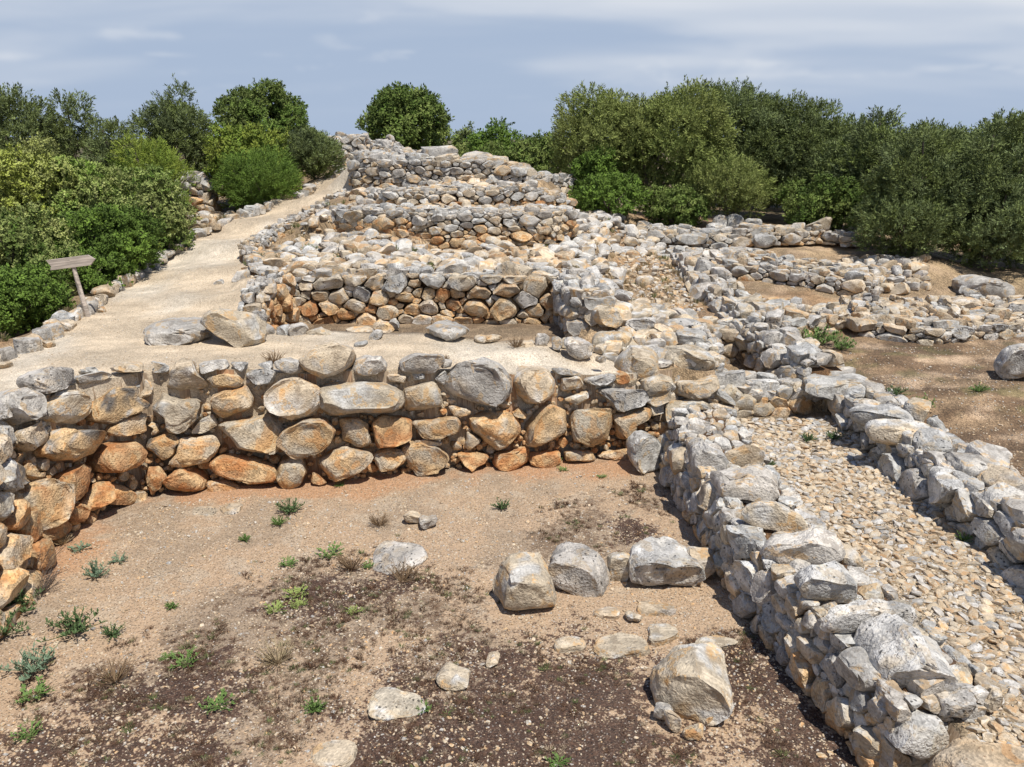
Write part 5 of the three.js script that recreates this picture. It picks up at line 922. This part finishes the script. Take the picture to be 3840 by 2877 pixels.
function tree({ name = 'olive_tree', label, x, z, y, w, h, kind = 'olive', colour = 'olive', second, size = 1, seed, group, trunk = 0.3, lobes = 40, dens = 1.1, depth = 1 }) {
  reseed(seed * 7 + 3); const g = thing(name, label, name.includes('tree') ? 'tree' : 'bush', [x, y, z], group);
  const ch = h * (1 - trunk * 0.6), cy = h - ch / 2, rx = w / 2, ry = ch / 2, rz = w / 2 * depth, L = [];
  for (let i = 0; i < lobes; i++) { // lobes of foliage over the crown
    const a = i * 2.39996 + rr(-0.4, 0.4), v = 1 - 2 * (i + 0.5) / lobes, q = Math.sqrt(1 - v * v), k = rr(0.6, 0.92), lr = rr(0.17, 0.32);
    if (i > 3 && rnd() < 0.1) continue;
    L.push([Math.cos(a) * q * rx * k, cy + v * ry * k, Math.sin(a) * q * rz * k, lr * Math.min(rx, ry * 1.2), rr(-1, 1)]);
  }
  L.push([0, cy, 0, 0.55 * Math.min(rx, ry), 0]);
  const variants = SPRIGS[kind], lists = variants.map(() => []), c1 = GREEN[colour], c2 = GREEN[second || colour], col = new THREE.Color();
  const sp = 0.30 * size;
  for (const [lx, ly, lz, lr, tint] of L) {
    const n = Math.ceil(4 * Math.PI * lr * lr / (sp * sp) * 2.1 * dens), o1 = rr(0, 50);
    for (let i = 0; i < n; i++) {
      const v = rnd() < 0.78 ? rr(-0.15, 1) : rr(-0.9, -0.15), a = rr(0, 6.28), q = Math.sqrt(1 - v * v), nx = Math.cos(a) * q, ny = v, nz = Math.sin(a) * q, rad = lr * (0.72 + 0.33 * Math.pow(rnd(), 0.6)) * (1 + 0.3 * N3(nx * 2.2 + o1, ny * 2.2, nz * 2.2));
      const out = ny > 0 && rnd() < 0.07 ? rr(1.1, 1.38) : 1, px = lx + nx * rad * out, py = ly + ny * rad * 0.95 * out, pz = lz + nz * rad * out; if (py < 0.03) continue;
      tmpV.set(nx + lx / rx * 0.7 + gauss() * 0.5, ny * 0.8 + 0.65 + gauss() * 0.35, nz + lz / rz * 0.7 + gauss() * 0.5).normalize();
      qa.setFromUnitVectors(yUp, tmpV); qb.setFromAxisAngle(yUp, rr(0, 6.28)); qa.multiply(qb);
      const s = size * rr(0.7, 1.25), t = cl(0.5 + tint * 0.4 + gauss() * 0.35), b = rr(0.7, 1.3) * (1 + 0.22 * tint), c = mix3(c1, c2, t); if (second === undefined) { c[0] *= 1 + 0.16 * tint; c[1] *= 1 + 0.08 * tint; }
      lists[(rnd() * variants.length) | 0].push([new THREE.Matrix4().compose(new THREE.Vector3(px, py, pz), qa, new THREE.Vector3(s, s, s)), c[0] * b, c[1] * b, c[2] * b]);
    }
  }
  lists.forEach((list, i) => { if (!list.length) return; const im = shade(new THREE.InstancedMesh(variants[i], M.leaf, list.length)); list.forEach(([m, a, b, c], k) => { im.setMatrixAt(k, m); im.setColorAt(k, col.setRGB(a, b, c)); }); im.name = 'crown'; im.userData.kind = 'stuff'; g.add(im); leafCount += list.length; });
  const wood = [], r = 0.03 * h + 0.02, fork = new THREE.Vector3(rr(-0.1, 0.1) * w, Math.max(0.15, h * trunk * 0.7), 0);
  wood.push(treeTube(new THREE.Vector3(0, -0.15, 0), fork, r, r * 0.75));
  for (let i = 0; i < 5; i++) { const l = L[(i * 4 + 1) % L.length]; wood.push(treeTube(fork, new THREE.Vector3(l[0], Math.max(l[1], fork.y + 0.1), l[2]), r * 0.55, r * 0.18)); }
  part('trunk', mergeGeometries(wood), M.bark, g);
  return g;
}
TREES.forEach(([name, label, x, z, , w, top, kind, colour, second, size, group, opt], i) => tree({ name, label, x, z, y: ground(x, z) - 0.05, w, h: top - ground(x, z), kind, colour, second: second || undefined, size, seed: 40 + i, group: group || undefined, ...opt }));
console.log('trees', leafCount);

// weeds on the floors
const WEED = {
  bushy: (r) => { const P = []; for (let i = 0; i < 26; i++) { const a = i * 2.4 + rr(-0.4, 0.4), e = r * Math.sqrt(rnd()) * (rnd() < 0.2 ? 1.2 : 0.95), hgt = r * rr(0.45, 1.0) * (1.15 - e / r * 0.6), cx = Math.cos(a), cz = Math.sin(a); P.push(stem(0, 0, 0, cx * e, hgt, cz * e, 0.004)); for (let k = 0; k < 12; k++) { const t = rr(0.3, 1.02), l = leafGeo(r * rr(0.12, 0.24), r * rr(0.05, 0.09), 0.2); l.applyMatrix4(new THREE.Matrix4().makeRotationFromEuler(new THREE.Euler(rr(0.2, 1.3), rr(0, 6.28), rr(-0.4, 0.4), 'YXZ')).setPosition(cx * e * t, hgt * t, cz * e * t)); P.push(l); } } return mergeGeometries(P); },
  leafy: (r) => { const P = []; for (let i = 0; i < 16; i++) { const a = i * 2.4 + rr(-0.3, 0.3), e = r * rr(0.5, 1.05), hgt = r * rr(0.12, 0.5), cx = Math.cos(a), cz = Math.sin(a); P.push(stem(0, 0, 0, cx * e, hgt, cz * e, 0.003)); for (let k = 0; k < 8; k++) { const t = rr(0.25, 1), l = leafGeo(r * rr(0.16, 0.3), r * rr(0.08, 0.14), 0.2); l.applyMatrix4(new THREE.Matrix4().makeRotationFromEuler(new THREE.Euler(rr(0.6, 1.5), Math.PI / 2 - a + rr(-1.2, 1.2), rr(-0.4, 0.4), 'YXZ')).setPosition(cx * e * t, hgt * t, cz * e * t)); P.push(l); } } return mergeGeometries(P); },
  dry: (r) => { const P = []; for (let i = 0; i < 60; i++) { const a = rr(0, 6.28), q = rr(0.1, 0.6) * r, e = q + rr(0.1, 0.5) * r, h = rr(0.3, 0.9) * r; P.push(stem(Math.cos(a) * q * 0.3, 0, Math.sin(a) * q * 0.3, Math.cos(a) * e, h, Math.sin(a) * e, 0.003)); const b = a + rr(-0.7, 0.7); P.push(stem(Math.cos(a) * e * 0.7, h * 0.7, Math.sin(a) * e * 0.7, Math.cos(b) * e * 1.05, h * 1.1, Math.sin(b) * e * 1.05, 0.002)); } return mergeGeometries(P); },
};
function stem(ax, ay, az, bx, by, bz, r) { const d = new THREE.Vector3(bx - ax, by - ay, bz - az), L = d.length(); const g = new THREE.BufferGeometry(), p = []; for (const y of [0, L]) for (let k = 0; k < 3; k++) p.push(Math.cos(k * 2.094) * r, y, Math.sin(k * 2.094) * r); g.setAttribute('position', new THREE.Float32BufferAttribute(p, 3)); g.setIndex([0, 3, 1, 1, 3, 4, 1, 4, 2, 2, 4, 5, 2, 5, 0, 0, 5, 3]); g.applyMatrix4(new THREE.Matrix4().makeRotationFromQuaternion(new THREE.Quaternion().setFromUnitVectors(yUp, d.normalize()))); g.translate(ax, ay, az); return g; }
{ // brown dead growth too fine to count
  reseed(3000); const G = []; for (let k = 0; k < 3; k++) { const P = []; for (let i = 0; i < 22; i++) { const a = rr(0, 6.28), e = rr(0.3, 1), h = rr(0.2, 0.9); P.push(stem(Math.cos(a) * 0.1, 0, Math.sin(a) * 0.1, Math.cos(a) * e, h, Math.sin(a) * e, 0.03)); } const g = mergeGeometries(P); g.computeVertexNormals(); G.push(g); }
  const lists = [[], [], []];
  for (let k = 0; k < 30000; k++) { const x = rr(-5.4, 2.9), z = rr(-11.4, -4.6); if (!inPoly(x, z, PIT)) continue; let d = -1; for (const [a, b, r] of DRY) d = Math.max(d, 0.5 - Math.hypot(x - a, z - b) / r * 0.5); for (const [a, b, r] of MOSS) d = Math.max(d, 0.3 - Math.hypot(x - a, z - b) / r * 0.4); if (d + fbm(x * 2, 8.8, z * 2, 4) * 1.2 < 0.1 + rnd() * 0.5) continue;
    const s = rr(0.015, 0.055) * (rnd() < 0.1 ? 1.6 : 1); lists[(rnd() * 3) | 0].push([new THREE.Matrix4().compose(new THREE.Vector3(x, ground(x, z) - 0.003, z), qa.setFromAxisAngle(yUp, rr(0, 6.28)), new THREE.Vector3(s, s * rr(0.5, 1), s)), rr(0.7, 1.4), rnd()]); }
  const mat = new THREE.MeshStandardMaterial({ color: 0xffffff, roughness: 1, side: THREE.DoubleSide }), c = new THREE.Color();
  lists.forEach((l, i) => { const im = shade(new THREE.InstancedMesh(G[i], mat, l.length)); l.forEach(([m, b, t], k) => { im.setMatrixAt(k, m); im.setColorAt(k, t < 0.12 ? c.setRGB(0.12 * b, 0.15 * b, 0.05 * b) : t < 0.26 ? c.setRGB(0.32 * b, 0.25 * b, 0.17 * b) : c.setRGB(0.12 * b, 0.066 * b, 0.038 * b)); }); im.name = 'dry_growth'; im.userData.kind = 'stuff'; M.floorParent.add(im); });
}
{ // dry grass between the stones of the mound and along the path
  reseed(3100); const P = []; for (let i = 0; i < 26; i++) { const a = rr(0, 6.28), e = rr(0.2, 0.8), h = rr(0.4, 1); P.push(stem(Math.cos(a) * 0.08, 0, Math.sin(a) * 0.08, Math.cos(a) * e, h, Math.sin(a) * e, 0.025)); } const g = mergeGeometries(P); g.computeVertexNormals();
  const spots = []; for (let k = 0; k < 900; k++) { let x, z; if (k % 3) { x = rr(-6, 4.2); z = rr(-23, -16.4); } else { const e = PATH_EDGE[(rnd() * 9) | 0]; x = e[0] - rr(0.1, 1.1); z = e[2] + rr(-1.2, 1.2); } if (inPoly(x, z, PATH) || fbm(x * 0.9, 5.1, z * 0.9, 3) < -0.02) continue; spots.push([x, z]); }
  const im = shade(new THREE.InstancedMesh(g, new THREE.MeshStandardMaterial({ color: 0xffffff, roughness: 1, side: THREE.DoubleSide }), spots.length)), c = new THREE.Color();
  spots.forEach(([x, z], k) => { const s = rr(0.07, 0.17), b = rr(0.7, 1.3); im.setMatrixAt(k, new THREE.Matrix4().compose(new THREE.Vector3(x, ground(x, z), z), qa.setFromAxisAngle(yUp, rr(0, 6.28)), new THREE.Vector3(s, s, s))); im.setColorAt(k, rnd() < 0.25 ? c.setRGB(0.14 * b, 0.17 * b, 0.05 * b) : c.setRGB(0.36 * b, 0.28 * b, 0.16 * b)); });
  im.name = 'dry_grass'; im.userData.kind = 'stuff'; M.groundMesh.add(im);
}
const weedMats = {}; const weedMat = (c) => weedMats[c] ||= new THREE.MeshStandardMaterial({ color: new THREE.Color().setRGB(...({ green: [0.10, 0.17, 0.035], dark: [0.06, 0.105, 0.03], blue: [0.13, 0.19, 0.115], lime: [0.22, 0.27, 0.07], brown: [0.20, 0.13, 0.07], straw: [0.38, 0.30, 0.18], char: [0.10, 0.075, 0.06] })[c]), roughness: 0.8, side: THREE.DoubleSide });
WEEDS.forEach(([label, x, z, r, kind, c], i) => { reseed(1500 + i); const g = WEED[kind](r * 1.12); g.computeVertexNormals(); const m = shade(new THREE.Mesh(g, weedMat(c))); m.name = numbered(kind === 'dry' ? 'dry_shrub' : 'weed'); m.position.set(x, ground(x, z), z); tag(m, label, kind === 'dry' ? 'shrub' : 'weed'); scene.add(m); });
console.log('stones', stoneCount, 'triangles', Math.round(triCount), 'sprigs', leafCount);
renderer.render(scene, camera);
